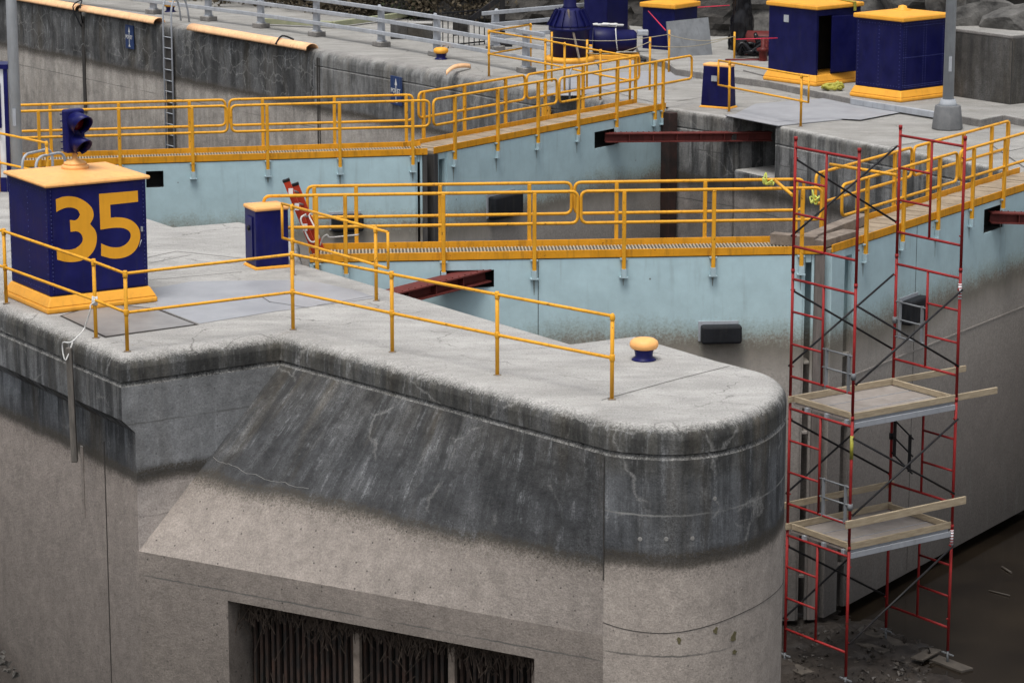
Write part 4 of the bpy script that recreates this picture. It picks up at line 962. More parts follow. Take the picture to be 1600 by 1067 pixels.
tag(m.build('rag_bundle', M['rope'], fix=False), 'tangled white rope heaped on top of the navy motor', 'rope')
# leaning slab
m = MB(); a = U(1046, 97, .05); b = U(1113, 93, .05); up_ = V3((-.02, .42, 1.0))
m.extrude([a, b, b+up_*.98+V3((-.08, 0, 0)), a+up_*.93+V3((-.06, 0, 0))], (.01, -.05, .01)); tag(m.build('leaning_plate', M['dull_metal']), 'bare grey steel plate leaning on the navy box with the orange lid', 'plate')
# black plastic wrapped post
m = MB(); c = v2(U(1158, 88)); prof = []
n_ = 40; zz_ = 26
for j in range(zz_+1):
    for k in range(n_):
        t = 2*math.pi*k/n_; h_ = j*.08; r = .26+.05*math.sin(h_*2.2+1)+.06*mn.noise(V3((math.cos(t)*2.2, math.sin(t)*2.2, h_*3)))+.04*mn.noise(V3((math.cos(t)*6, math.sin(t)*6, h_*7)))
        m.v.append(c+V3((math.cos(t)*r, math.sin(t)*r, h_)))
for j in range(zz_):
    for k in range(n_): m.f.append((j*n_+k, j*n_+(k+1) % n_, (j+1)*n_+(k+1) % n_, (j+1)*n_+k)); m.sm.append(True)
tag(m.build('wrapped_post', M['plastic'], fix=False), 'upright shape wrapped in crinkled black plastic in front of the rock', 'post')
m = MB(); c = v2(U(1180, 96), .45)
m2 = thing('pump', 'dark red pump body lying on the raised slab beside the black plastic', 'machine', v2(c, 0))
m.lathe(c+V3((-.25, 0, 0)), [(.20, 0), (.30, .05), (.30, .75), (.22, .85)], 20, ax=V3((1, -.1, 0))); m.build('casing', M['machine_red'], m2, world=True)
m = MB(); m.lathe(c+V3((-.35, -.1, -.25)), [(.16, 0), (.16, .12)], 18, ax=V3((0, -1, 0))); m.build('flange', M['machine_red'], m2, world=True); m = MB(); m.lathe(c+V3((.55, -.1, -.25)), [(.14, 0), (.14, .1)], 18, ax=V3((0, -1, 0))); m.build('flange', M['machine_red'], m2, world=True)
m = MB(); m.prism([c+V3(p) for p in ((-.5, -.3, 0), (.7, -.3, 0), (.7, .3, 0), (-.5, .3, 0))], .0, .18); m.build('skid', M['black'], m2, world=True, bevel=.02)
pv_ = thing('valve_stack', 'small rusty red valve with handwheel and pipes between the pump and the open cabinet', 'machine', v2(U(1192, 104)))
m = MB(); c2 = v2(U(1192, 106), 0); m.lathe(c2, [(.16, 0), (.16, .05), (.10, .08), (.10, .38), (.16, .40), (.16, .46), (.06, .50), (.05, .72)], 18); m.build('valve_body', M['machine_red'], pv_, world=True)
m = MB(); m.tube([c2+V3((math.cos(t*.5236)*.16, math.sin(t*.5236)*.16, .72)) for t in range(12)], .014, 6, closed=True); m.build('handwheel', M['black'], pv_, world=True, fix=False)
m = MB(); m.tube(fillet([c2+V3((-.9, .1, .14)), c2+V3((.0, .1, .14)), c2+V3((.12, .5, .5)), c2+V3((.1, .9, .5))], .2), .06, 12); m.build('pipe', M['machine_red'], pv_, world=True, fix=False)
rag('plastic_heap', 'crumpled black plastic sheet heaped on the raised slab beside the wrapped post', U(1172, 88, .2), .45, 'plastic', 40, .35, .05, 'plastic sheet')
rag('white_rag', 'small white rag dropped on the dark red pump', v2(c, .36)+V3((.3, -.25, 0)), .07, 'rope', 12, .3, .02, 'rag')
rag('hose_coil', 'dark hose coiled in front of the navy motor', U(1003, 96, .03), .22, 'black', 40, .12, .022, 'hose')
m = MB(); a_ = U(1168, 122); b_ = U(1203, 131); m.bar(v2(a_, .10), v2(b_, .10), .25, .2); tag(m.build('kerb_block', M['pave'], bevel=.02), 'pale concrete kerb block in front of the dark red pump', 'block')
# stanchions + rope
sts = []
for k, (px, py, h_) in enumerate([(862, 128, 1.15), (917, 138, 1.1), (1015, 141, 1.2), (1045, 113, 1.0), (1147, 102, .8)]):
    p = v2(U(px, py)); sts.append((p, h_)); lab = ['left of the gear housing', 'in front of the gear housing', 'in front of the navy box with the orange lid', 'in front of the leaning grey plate', 'beside the black plastic'][k]
    g = thing('stanchion', 'thin yellow rope stanchion '+lab, 'post', p, group='yellow rope stanchions')
    m = MB(); m.tube([p, p+V3((0, 0, h_))], .026, 10); m.build('pole', M['yellow'], g, world=True, fix=False)
    m = MB(); m.tube([p+V3((0, 0, h_-.15)), p+V3((0, -.05, h_-.12)), p+V3((0, 0, h_-.09))], .008, 6); m.build('eyelet', M['grey_metal'], g, world=True, fix=False)
m = MB()
for (a, b, dz) in ((0, 3, .12), (3, 4, .12), (1, 2, .3), (2, 4, .2)):
    p, q_ = sts[a][0]+V3((0, -.03, sts[a][1]-dz)), sts[b][0]+V3((0, -.03, sts[b][1]-.1))
    m.tube([lerp(p, q_, t/8)+V3((0, 0, -.12*math.sin(math.pi*t/8))) for t in range(9)], .009, 5)
tag(m.build('barrier_rope', M['line'], fix=False), 'thin tan rope strung between the yellow stanchions', 'rope')
m = MB(); m.tube([VY(1013, 18, 66), VY(1040, 48, 63.5)], .013, 5); m.tube([VY(1090, 12, 66), VY(1140, 9, 66)], .011, 5); m.tube([VY(1150, 62, 64), VY(1215, 60, 64)], .012, 5)
tag(m.build('pink_cord', M['pink'], fix=False), 'thin bright pink cord stretched past the navy box and black plastic', 'cord')

# ============================================================ SMALL THINGS
def bollard(label, p, s=1.0):
    g = thing('mooring_bollard', label, 'bollard', p, group='mooring bollards')
    m = MB(); m.lathe((0, 0, 0), [(.165*s, 0), (.155*s, .02), (.115*s, .05), (.125*s, .12), (.14*s, .15)], 30); m.build('base', M['navy'], g)
    m = MB(); m.lathe((0, 0, 0), [(.14*s, .15), (.17*s, .158), (.188*s, .185), (.192*s, .215), (.18*s, .255), (.14*s, .282), (.08*s, .293), (.02, .297)], 32); m.build('cap', M['roof_yellow'] if s == 1.0 else M['cab_yellow'], g)
bollard('squat bollard with yellow mushroom cap on the rounded near pier', U(1006, 562))
bollard('far mooring bollard beside the grey three-rail guard and broken orange pipe', U(689, 93), .97)
bollard('distant mooring bollard at the head of the wall ladder', U(266, 19), .98)
def lamp(label, p, r, h_, base):
    g = thing('light_pole', label, 'pole', p, group='grey light poles')
    if base:
        m = MB(); n_ = 8
        m.lathe((0, 0, 0), [(.33, 0), (.27, .50)], 8); m.build('footing', M['block2'], g, bevel=.03)
        m = MB(); m.lathe((0, 0, 0), [(.22, .48), (.17, .54), (.15, .62)], 16); m.build('collar', M['pole'], g)
    m = MB(); m.tube([(0, 0, .0 if not base else .52), (0, 0, h_)], r, 20, r2=r*.75); m.build('shaft', M['pole' if base else 'pole2'], g)
    m = MB(); m.box(-.03, .03, -r-.02, -r+.02, 1.2, 1.5); m.build('hand_hole', M['grey_metal'], g)
    m = MB(); m.tube([(0, 0, h_-.05), (.5, 0, h_+.1), (1.2, 0, h_+.1)], .05, 8); m.build('arm', M['pole'], g)
    m = MB(); m.box(1.1, 1.8, -.15, .15, h_, h_+.16); m.build('lamp_head', M['pole'], g, bevel=.03)
M['block2'] = simple('pole_footing', (.10, .105, .11), (.17, .172, .175), 4, .8)
lamp('grey light pole on a tapered concrete footing right of the closed navy cabinet', U(1480, 202), .115, 9, True)
lamp('grey light pole without footing left of the traffic signal, behind the cabinet numbered 35', U(28.5, 300), .105, 9, False)

# bulging yellow strap pile + ribbons
rag('strap_pile', 'crumpled yellow lifting strap lying on the kerb below the open cabinet', U(1302, 141, .17), .28, 'strap', 46, .22, .035, 'strap')
rag('marker_ribbon', 'lime ribbon tied round the front gate railing beside the scaffold', VY(1200, 292, 44.6), .10, 'ribbon', 22, .9, .012, 'ribbon')
rag('marker_ribbon', 'lime ribbon hanging from the loop end of the railing at the gate mitre', VY(1273, 320, 44.9), .08, 'ribbon', 22, 1.2, .014, 'ribbon')
# clamped scaffold tubes on rail
m = MB(); m.tube([VY(1212, 283, 44.4), VY(1238, 305, 43.6)], .026, 10); tag(m.build('clamped_tube', M['yellow']), 'short yellow tube clamped from gate railing to scaffold', 'tube')
m = MB(); m.tube([VY(1297, 257, 45.6), VY(1402, 274, 44.2)], .026, 10); tag(m.build('clamped_tube', M['yellow']), 'long yellow tube clamped across the right gate railing to the scaffold', 'tube')
# timbers on the walkways near the mitre
def timber(label, a, b, w, h_, mat='oldwood', z=None):
    m = MB(); m.bar(a, b, w, h_); return tag(m.build('timber', M[mat], bevel=.01), label, 'timber', group='loose timbers')
def on(lf, x, y, z): return lf[1]+lf[2]*x+lf[3]*y+V3((0, 0, z))
timber('grey weathered timber block lying across the left walkway at the mitre', on(FL, FL[4]-.75, .62, .15), on(FL, FL[4]-.1, .25, .15), .2, .18)
timber('thick weathered timber beam lying along the right walkway start', on(FRg, .0, .45, .15), on(FRg, 2.2, .60, .17), .22, .17)
timber('short weathered plank laid at the very tip of the right leaf', on(FRg, -.1, .25, .13), on(FRg, 1.05, .22, .13), .28, .13)
# red ladder tied at the hinge
ld = thing('ladder', 'red fibreglass ladder tied with white rope at the front gate hinge', 'ladder', VY(492, 400, 44.2))
a0, a1 = VY(448, 284, 44.0), VY(500, 412, 44.3); b0, b1 = VY(462, 290, 44.35), VY(508, 405, 44.6)
for p, q_ in ((a0, a1), (b0, b1)):
    m = MB(); m.bar(p, q_, .04, .10, up=(1, 0, 0)); m.build('side_rail', M['ladder_red'], ld, world=True)
    m = MB(); m.bar(p+(p-q_).normalized()*.04, p, .05, .11, up=(1, 0, 0)); m.build('end_cap', M['black'], ld, world=True)
for k in range(6):
    t = (k+.6)/6.2; m = MB(); m.tube([lerp(a0, a1, t), lerp(b0, b1, t)], .018, 8); m.build('rung', M['alu'], ld, world=True, fix=False)
for t in (.12, .3, .55): 
    m = MB(); p = lerp(a0, a1, t); m.box(p.x-.03, p.x+.04, p.y-.06, p.y-.055, p.z-.05, p.z+.06); m.build('sticker', M['white'], ld, world=True)
m = MB()
m.tube(catmull([VY(*p) for p in ((478, 335, 43.9), (470, 342, 43.8), (476, 360, 43.8), (486, 378, 43.8), (498, 372, 43.8), (490, 352, 43.8), (483, 337, 43.9), (490, 333, 43.9))], 5), .014, 6)
m.tube(catmull([VY(*p) for p in ((500, 384, 43.9), (504, 372, 43.9), (511, 367, 43.9), (516, 371, 43.9), (540, 369, 44), (560, 367, 44.2))], 5), .013, 6)
tag(m.build('tie_rope', M['rope'], fix=False), 'white rope looped round the red ladder and gate railing', 'rope')
# wall ladder
wl = thing('wall_ladder', 'rusty steel rung ladder with hooped grips fixed to the upstream lock wall', 'ladder', v2(VP(265, 60, E0, E1)))
pA = v2(VP(259, 40, E0, E1))-RR*.08; pB = v2(VP(272, 42, E0, E1))-RR*.08
m = MB()
for k in range(14): m.tube([v2(pA, -.35-k*.30), v2(pB, -.35-k*.30)], .015, 6)
for p in (pA, pB):
    mm = MB(); mm.tube(fillet([v2(p, -5.2), v2(p, .55), v2(p+V3((.18, .35, 0)), .95), v2(p+V3((.35, .7, 0)), .55), v2(p+V3((.4, .8, 0)), .0)], .3), .026, 8); mm.build('stringer', M['grey_metal'], wl, world=True, fix=False)
m.build('rungs', M['grey_metal'], wl, world=True, fix=False)
m = MB(); m.bar(v2(lerp(pA, pB, .5)+RR*.03, -.3), v2(lerp(pA, pB, .5)+RR*.03, -5), .34, .02, up=tuple(RR)); m.build('recess_shade', M['seam'], wl, world=True)  # flat dark strip painting the shade of a recess; wall has no hollow
# hoops
def hoop(label, a, b, h_, r=.024):
    m = MB(); a, b = v2(a), v2(b); m.tube(fillet([a, a+V3((0, 0, h_)), b+V3((0, 0, h_)), b], .22, 8), r, 10)
    return tag(m.build('grab_hoop', M['grey_metal'], fix=False), label, 'handhold', group='grey grab hoops')
hoop('left grey steel grab hoop behind the cabinet numbered 35', U(37, 318), U(84, 306), .85)
hoop('grey steel grab hoop nearest the traffic signal stand', U(58, 322), U(104, 312), .85)
hoop('tall grey grab hoop standing near the clamped railing on the far bank', U(890, 158), U(937, 150), .75)
# pipes on the coping
def pipe(label, px0, px1):
    m = MB()
    pts = []
    for k in range(9):
        px = lerp(px0, px1, k/8); p = v2(VP(px, 40, E0, E1)); pts.append(p+RR*.02+V3((0, 0, .03)))
    # half-round edge guard
    d = (pts[-1]-pts[0]).normalized(); n_ = 12; R_ = .17
    for p in pts:
        for k in range(n_+1):
            t = math.radians(200)*k/n_-math.radians(10); m.v.append(p-RR*math.cos(t)*R_+V3((0, 0, math.sin(t)*R_*.75-.05)))
    for i in range(8):
        for k in range(n_): a = i*(n_+1)+k; m.f.append((a, a+1, a+n_+2, a+n_+1)); m.sm.append(True)
    o = m.build('edge_pipe', M['orange_pipe'], fix=False); s_ = o.modifiers.new('thick', 'SOLIDIFY'); s_.thickness = .02
    return tag(o, label, 'pipe', group='orange half pipes on the wall edge')
pipe('long faded orange half pipe on the wall edge, left of the first dark joint', -60, 126)
pipe('middle faded orange half pipe on the wall edge above the smaller arrow sign', 132, 248)
pipe('faded orange half pipe on the wall edge right of the wall ladder', 300, 486)
m = MB(); m.tube(catmull([v2(VP(441, 55, E0, E1), .0)-RR*.20, v2(VP(441, 55, E0, E1), .2), v2(VP(446, 55, E0, E1), .1)+RR*.25], 5), .025, 6); m.tube(catmull([v2(VP(128, 20, E0, E1), -.5)-RR*.03, v2(VP(124, 20, E0, E1), .05)-RR*.2, v2(VP(128, 20, E0, E1), .25), v2(VP(133, 20, E0, E1), .05)-RR*.15, v2(VP(130, 20, E0, E1), -.4)-RR*.03], 5), .02, 6)
tag(m.build('tie_wire', M['black'], fix=False), 'dark loops of wire holding the orange half pipes', 'wire')
# broken pipe
m = MB(); p = U(697, 118); q_ = U(735, 108)
pp = catmull([v2(p, .03), v2(lerp(p, q_, .3), .12), v2(lerp(p, q_, .7), .10), v2(q_, .04)], 4)
for k, c_ in enumerate(pp):
    wd = .15*(1-k/len(pp)*.75); m.v += [c_+V3((-.0, -wd, -.02)), c_+V3((0, 0, .06)), c_+V3((0, wd, 0))]
for k in range(len(pp)-1): m.f += [(k*3, k*3+1, k*3+4, k*3+3), (k*3+1, k*3+2, k*3+5, k*3+4)]; m.sm += [True, True]
o = m.build('broken_pipe', M['orange_pipe'], fix=False); s_ = o.modifiers.new('t', 'SOLIDIFY'); s_.thickness = .02
tag(o, 'bent broken scrap of orange pipe lying on the coping near the bollard', 'scrap')
# signs
def textmesh(txt, size, mat, name='letters'):
    cu = bpy.data.curves.new(name, 'FONT'); cu.body = txt; cu.size = size; cu.extrude = .002; cu.align_x = 'CENTER'; cu.align_y = 'CENTER'; cu.offset = .002
    ob = bpy.data.objects.new(name, cu); C.objects.link(ob)
    dg = bpy.context.evaluated_depsgraph_get(); me = bpy.data.meshes.new_from_object(ob.evaluated_get(dg))
    bpy.data.objects.remove(ob); o = bpy.data.objects.new(name, me); C.objects.link(o); me.materials.clear(); me.materials.append(M[mat]); return o
def sign(label, c, w, h_, arrow):
    # local: x along wall (towards right in the picture), y = outwards
    g = thing('arrow_sign', label, 'sign', c, AX, group='blue arrow signs')
    m = MB(); m.box(-w/2, w/2, -.03, 0, -h_/2, h_/2); m.build('panel', M['signblue'], g, bevel=.004)
    m = MB(); s_ = w/.42; yy = -.034
    def tri(z0, z1, ww): m.extrude([(-ww, yy+.003, z0), (ww, yy+.003, z0), (0, yy+.003, z1)], (0, -.003, 0))
    tri(h_*.20, h_*.43, .045*s_)
    m.box(-.012*s_, .012*s_, yy, yy+.003, -h_*.36, h_*.2)
    if arrow == 2: tri(-h_*.28, -h_*.10, .03*s_); 
    m.extrude([(-.05*s_, yy+.003, -h_*.42), (.05*s_, yy+.003, -h_*.42), (0, yy+.003, -h_*.27)], (0, -.003, 0))
    m.build('arrow', M['signwhite'], g)
    for t, x in (('PO', -.105*s_), ('ST', .105*s_)):
        o = textmesh(t, .125*s_, 'signwhite'); o.parent = g; o.location = (x, yy, -.01); o.rotation_euler = (math.pi/2, 0, 0); ROOT[o.name] = ROOT[g.name]
c = VP(205.5, 58, E0, E1); sign('smaller faded blue arrow sign on the upstream wall left of the ladder', V3(c)-RR*.04, .50, .66, 1)
c = VP(622.5, 142, E1, E2); sign('blue and white arrow sign on the smooth wall behind the rear gate railing', V3(c)-RR*.04, .52, .70, 1)
c = VP(857, 178, E2, E1); m = MB(); 
gs = thing('hazard_placard', 'orange placard with a black mark behind the rear gate railing', 'sign', V3(c)-RR*.05, AX)
m.box(-.18, .18, -.02, 0, -.18, .18); m.build('panel', M['cab_yellow'], gs)
m = MB(); m.bar((0, -.024, -.1), (0, -.024, .03), .03, .004, up=(0, 1, 0)); m.bar((0, -.024, .02), (-.07, -.024, .10), .03, .004, up=(0, 1, 0)); m.bar((0, -.024, .02), (.07, -.024, .10), .03, .004, up=(0, 1, 0)); m.bar((-.1, -.024, -.13), (.1, -.024, -.13), .004, .02); m.build('mark', M['black'], gs)
# hanging timber + rope at left wall
nL = V3((leftdir.y, -leftdir.x, 0)); nL = nL if nL.y < 0 else -nL
pt = VP(119, 540, Lfar, A); 
ht_ = thing('hanging_timber', 'long weathered timber hung by white rope down the left wall of the near pier', 'timber', v2(pt, -.2)+nL*.12)
m = MB(); m.bar(v2(pt, -.12)+nL*.11, v2(VP(128, 715, Lfar, A), -1.72)+nL*.11, .085, .085); m.build('beam', M['darkwood'], ht_, world=True, bevel=.012)
m = MB(); ps = U(150, 528); top = v2(ps, .53)
m.tube(catmull([top+V3((-.02, -.03, .05)), top+V3((.04, -.04, 0)), top+V3((-.05, -.04, -.06)), top+V3((-.06, -.05, -.14)), top+V3((-.12, 0, -.3)), v2(U(130, 528), .10), v2(U(124, 535), .02)+nL*.12, v2(pt, -.05)+nL*.2, v2(pt, -.28)+nL*.19+leftdir*.05, v2(pt, -.05)+nL*.05], 6), .010, 8)
m.lathe(top+V3((0, 0, -.07)), [(.04, 0), (.045, .05), (.04, .12)], 10)
m.build('rope', M['rope'], ht_, world=True, fix=False)
# control booth at the left edge
bp = U(-6, 300)
bt = thing('control_booth', 'white and navy panelled booth cut off by the left edge of the picture', 'booth', bp)
x1b = VY(12, 200, bp.y).x
m = MB(); m.box(x1b-2.5, x1b, bp.y, bp.y+.45, 0, 2.2); m.build('wall', M['white'], bt, world=True)
m = MB(); m.box(x1b-.04, x1b+.03, bp.y-.03, bp.y+.04, 0, 2.25); m.box(x1b-2.5, x1b-.05, bp.y-.02, bp.y-.003, .0, .26); m.box(x1b-2.5, x1b+.05, bp.y-.05, bp.y+.45, 2.2, 2.28); m.build('trim', M['navy'], bt, world=True)
m = MB(); m.box(x1b-.7, x1b-.1, bp.y-.03, bp.y-.003, 1.15, 1.95); m.build('shutter', M['navy'], bt, world=True, bevel=.01)
# fence far, block, bin, curb
pf = thing('picket_fence', 'low black metal picket fence panel standing beyond the grey guard', 'fence', U(690, 77)); a, b = U(692, 77), U(757, 70)
for k in range(9):
    m = MB(); p = v2(lerp(a, b, k/8)); m.bar(p, p+V3((0, 0, .92)), .025, .025); m.build('picket', M['black'], pf, world=True)
m = MB(); m.bar(v2(a, .9), v2(b, .9), .04, .03); m.bar(v2(a, .08), v2(b, .08), .04, .03); m.build('rail', M['black'], pf, world=True)
m = MB(); m.bar(v2(lerp(a, b, .25), .55), v2(lerp(a, b, .6), .55), .02, .5); m.build('panel', M['rock'], pf, world=True)
m = MB(); c = v2(U(640, 62)); m.box(c.x-.05, c.x+.6, c.y, c.y+.5, 0, .42); m.box(c.x-.5, c.x-.05, c.y-.0, c.y+.5, 0, .42); tag(m.build('concrete_block', M['block'], bevel=.02), 'low concrete block behind the grey guard, beside the painted timber kerb', 'block')
m = MB(); a, b, c_ = U(412, 40), U(520, 45), U(640, 29); m.bar(v2(a, .12), v2(b, .12), .14, .14); m.bar(v2(b, .12), v2(c_, .12), .14, .14); tag(m.build('timber_kerb', M['greenwood'], bevel=.01), 'pale green painted timber kerb bordering the shrubs', 'kerb')
m = MB(); c = v2(U(785, 72)); m.bar(c, c+V3((0, 0, 2.4)), .14, .14); m.bar(c+V3((-.9, 0, .6)), c+V3((.6, 0, 1.7)), .12, .14); m.box(c.x-.25, c.x+.25, c.y-.25, c.y+.25, 0, .08)
tag(m.build('braced_post', M['brace'], bevel=.01), 'dark grey braced steel post behind the grey guard', 'post')
# concrete block wall right
wb = thing('retaining_wall', 'dark stained concrete retaining wall below the boulders at upper right', 'wall', U(1485, 150, .16))
a = v2(U(1440, 143, .16)); b = v2(U(1578, 164, .16)); d_ = (b-a).normalized(); n_ = V3((-d_.y, d_.x, 0)); topz = VP(1578, 57, a, b).z
m = MB(); m.prism([a, b, b+n_*.9, a+n_*.9], .1, topz-.06); m.build('wall', M['blockd'] if 'blockd' in M else M['block'], wb, world=True)
m = MB(); m.prism([a-n_*.01-d_*.1, b-n_*.01+d_*.0, b+n_*.9, a+n_*.9-d_*.1], topz-.055, topz+.02); m.build('cap', M['pave'], wb, world=True, bevel=.02)
M['black_side'] = simple('near_black_concrete', (.008, .008, .008), (.03, .03, .03), 3, .6)  # wall end face almost black, much darker than the front
m = MB(); e_ = b+V3((.75, .66, 0))*4; m.prism([b+d_*.003, e_, e_+V3((-.5, 1, 0)), b+V3((-.5, .9, 0))+d_*.003], .1, topz-.10); m.build('side_wall', M['black_side'], wb, world=True)

# ============================================================ SCAFFOLD
def scaffold():
    k = 1.05
    sa = -.95787; u = V3((math.cos(sa), math.sin(sa), 0)); v = V3((-u.y, u.x, 0)); w1, w2, P_ = 1.3597*k, 2.0284*k, 1.93*k
    o = V3((4.0754*k, 40.842*k, H+(2.255-H)*k))
    g = thing('scaffold_tower', 'tall red steel scaffold tower with two plank platforms in front of the gate mitre', 'scaffold', v2(o, FLOOR))
    def at(x, y, z): return o+u*x+v*y+V3((0, 0, z))
    zr = lambda t: -t*P_
    s4 = P_/4
    for side in (0, 1):
        y = side*w2
        for t in range(4):
            m = MB(); z0 = zr(t); r = .0235; bot = z0-P_+.13
            m.tube([at(0, y, z0+.13), at(0, y, bot)], r, 10); m.tube([at(w1, y, z0+.13), at(w1, y, bot)], r, 10)
            m.tube([at(0, y, z0), at(w1, y, z0)], r*.9, 8); m.tube([at(0, y, z0-3*s4), at(w1, y, z0-3*s4)], r*.9, 8)
            mid = w1*.5; m.tube([at(mid, y, z0), at(mid, y, z0-3*s4)], r*.85, 8)
            a_, b_ = (0, mid) if (side == 0 or t == 0) else (mid, w1)
            for j in (1, 2): m.tube([at(a_, y, z0-j*s4), at(b_, y, z0-j*s4)], r*.8, 8)
            for x_ in (0, w1):
                for z_ in (-.17, -1.37): m.lathe(at(x_, y, z0+z_), [(.012, 0), (.012, .05)], 6, ax=(v if side == 0 else -v)); 
                m.lathe(at(x_, y, z0+.10), [(r*1.25, 0), (r*1.25, .06)], 10)
            m.build('ladder_frame', M['red'], g, world=True, fix=False)
    for t in range(4):
        for x_ in (0, w1):
            if t == 0 and x_ > 0: continue
            for (za, zb2) in ((-.17, -1.37), (-1.37, -.17)):
                if t == 3 and x_ > 0 and za == -.17: 
                    continue
                m = MB(); off = u*(.03 if x_ > 0 else -.03)*(1 if za == -.17 else 1.8)
                m.tube([at(x_, 0, zr(t)+za)+off, at(x_, w2, zr(t)+zb2)+off], .017, 8); m.build('cross_brace', M['brace'], g, world=True, fix=False)
    # jacks
    for x_ in (0, w1):
        for y in (0, w2):
            m = MB(); zb2 = zr(4)+.13; f_ = (FLOOR+.03)-o.z
            m.tube([at(x_, y, zb2), at(x_, y, f_)], .018, 8); p = at(x_, y, zb2-.05); m.bar(p-u*.13, p+u*.13, .02, .02); m.build('base_jack', M['dull_metal'], g, world=True, fix=False)
            m = MB(); p = at(x_, y, f_); m.bar(p-u*.45-V3((0, 0, .01)), p+u*.45-V3((0, 0, .01)), .26, .04); m.build('sole_board', M['mudwood'], g, world=True, bevel=.005)
    for t, extra in ((2, 0), (3, 1)):
        z = zr(t)+.05
        for j in range(3):
            a_ = .03+j*(w1-.06)/3; b_ = a_+(w1-.06)/3-.012; m = MB()
            m.hexa([at(a_, .04, z), at(b_, .04, z), at(b_, w2-.04, z), at(a_, w2-.04, z), at(a_, .04, z+.04), at(b_, .04, z+.04), at(b_, w2-.04, z+.04), at(a_, w2-.04, z+.04)])
            m.build('platform_plank', M['plywood'], g, world=True, bevel=.003)
            
            for y in (.02, w2-.06): m = MB(); m.bar(at(b_-.13, y, z-.01), at(b_-.06, y, z-.01), .05, .08); m.build('plank_hook', M['alu'], g, world=True)
            if j < 3:
                m = MB(); m.bar(at(b_+.006, .05, z+.02), at(b_+.006, w2-.05, z+.02), .011, .05); m.build('plank_edge', M['alu'], g, world=True)
        m = MB(); m.bar(at(w1+.0, .03, z-.04), at(w1+.0, w2-.03, z-.04), .03, .085); m.build('side_beam', M['alu'], g, world=True, bevel=.004)
        m = MB(); m.box(0, 0, 0, 0, 0, 0) if False else None
        bw = MB(); bw.bar(at(w1-.02, -.03, z+.10), at(w1-.02, w2+(.88 if t == 2 else .02), z+.10), .04, .10); bw.build('guard_board', M['wood'], g, world=True, bevel=.004)
        bw = MB(); bw.bar(at(.02, -.05, z+.10), at(.02, w2+(1.55 if t == 2 else .02), z+.10), .04, .10); bw.build('guard_board', M['wood'], g, world=True, bevel=.004)
        bw = MB(); bw.bar(at(.06, .05, z+.10), at(w1-.06, .05, z+.10), .04, .09); bw.build('guard_board', M['wood'], g, world=True, bevel=.004)
        bw = MB(); bw.bar(at(.06, w2-.05, z+.10), at(w1-.06, w2-.05, z+.10), .04, .09); bw.build('guard_board', M['wood'], g, world=True, bevel=.004)
        if extra:
            bw = MB(); bw.bar(at(w1+.05, -.12, z+.48), at(w1+.05, w2+.22, z+.48), .04, .12); bw.build('guard_board', M['wood'], g, world=True, bevel=.004)
            bw = MB(); bw.bar(at(-.05, -.1, z+.42), at(-.05, w2+.12, z+.42), .04, .10); bw.build('guard_board', M['wood'], g, world=True, bevel=.004)
    def sg_(x_, y, z, dx, mat='dull_metal'):
        m = MB(); p = at(x_, y, z); d_ = V3(dx)
        for h_ in (0, -.28, -.56): m.tube([p+V3((0, 0, h_)), p+d_+V3((0, 0, h_))], .014, 8)
        m.bar(p+d_*.15+V3((0, 0, .02)), p+d_*.15+V3((0, 0, -.58)), .05, .03); m.bar(p+d_*.85+V3((0, 0, .02)), p+d_*.85+V3((0, 0, -.58)), .05, .03)
        m.lathe(p+V3((0, 0, -.35)), [(.04, 0), (.04, .1)], 10); m.build('access_bracket', M[mat], g, world=True, fix=False)
    sg_(0, w2, -2.62, u*.72); sg_(w1, 0, -2.98, -u*.72); sg_(w1, 0, -5.0, -u*.72); sg_(0, w2, -4.5, u*.5+V3((0, 0, -.25)), 'brace')
    m = MB(); m.lathe(at(w1, 0, -4.55), [(.0275, 0), (.0275, .36)], 10); m.build('yellow_tape', M['strap'], g, world=True)
    for p in (at(w1, w2, -2.35), at(w1, w2, -6.25)):
        m = MB(); m.lathe(p, [(.028, 0), (.028, .24)], 10); m.build('white_marking', M['white'], g, world=True)
        m = MB()
        for j in range(5): m.lathe(p+V3((0, 0, .03+j*.045)), [(.0285, 0), (.0285, .018)], 10)
        m.build('marking_band', M['red'], g, world=True)
scaffold()
# boards in the mud
for lab, a, b, w_ in (('pale wet plank lying in the mud left of the scaffold foot', (1236, 1040), (1262, 1052), .25), ('broken pale board by the right scaffold foot', (1432, 1030), (1462, 1014), .22), ('thin board in the mud under the gate end', (1342, 1004), (1385, 1018), .18)):
    m = MB(); m.bar(U(*a, FLOOR+.1), U(*b, FLOOR+.1), w_, .03); tag(m.build('mud_board', M['mudwood'], bevel=.005), lab, 'board', group='boards lying in the mud')
m = MB(); m.tube([U(1545, 922, FLOOR+.01), U(1578, 930, FLOOR+.02)], .012, 5); m.tube([U(1565, 885, FLOOR+.01), U(1580, 894, FLOOR+.02)], .02, 5); tag(m.build('driftwood', M['mudwood']), 'thin sticks floating on the muddy water near the right edge', 'stick')

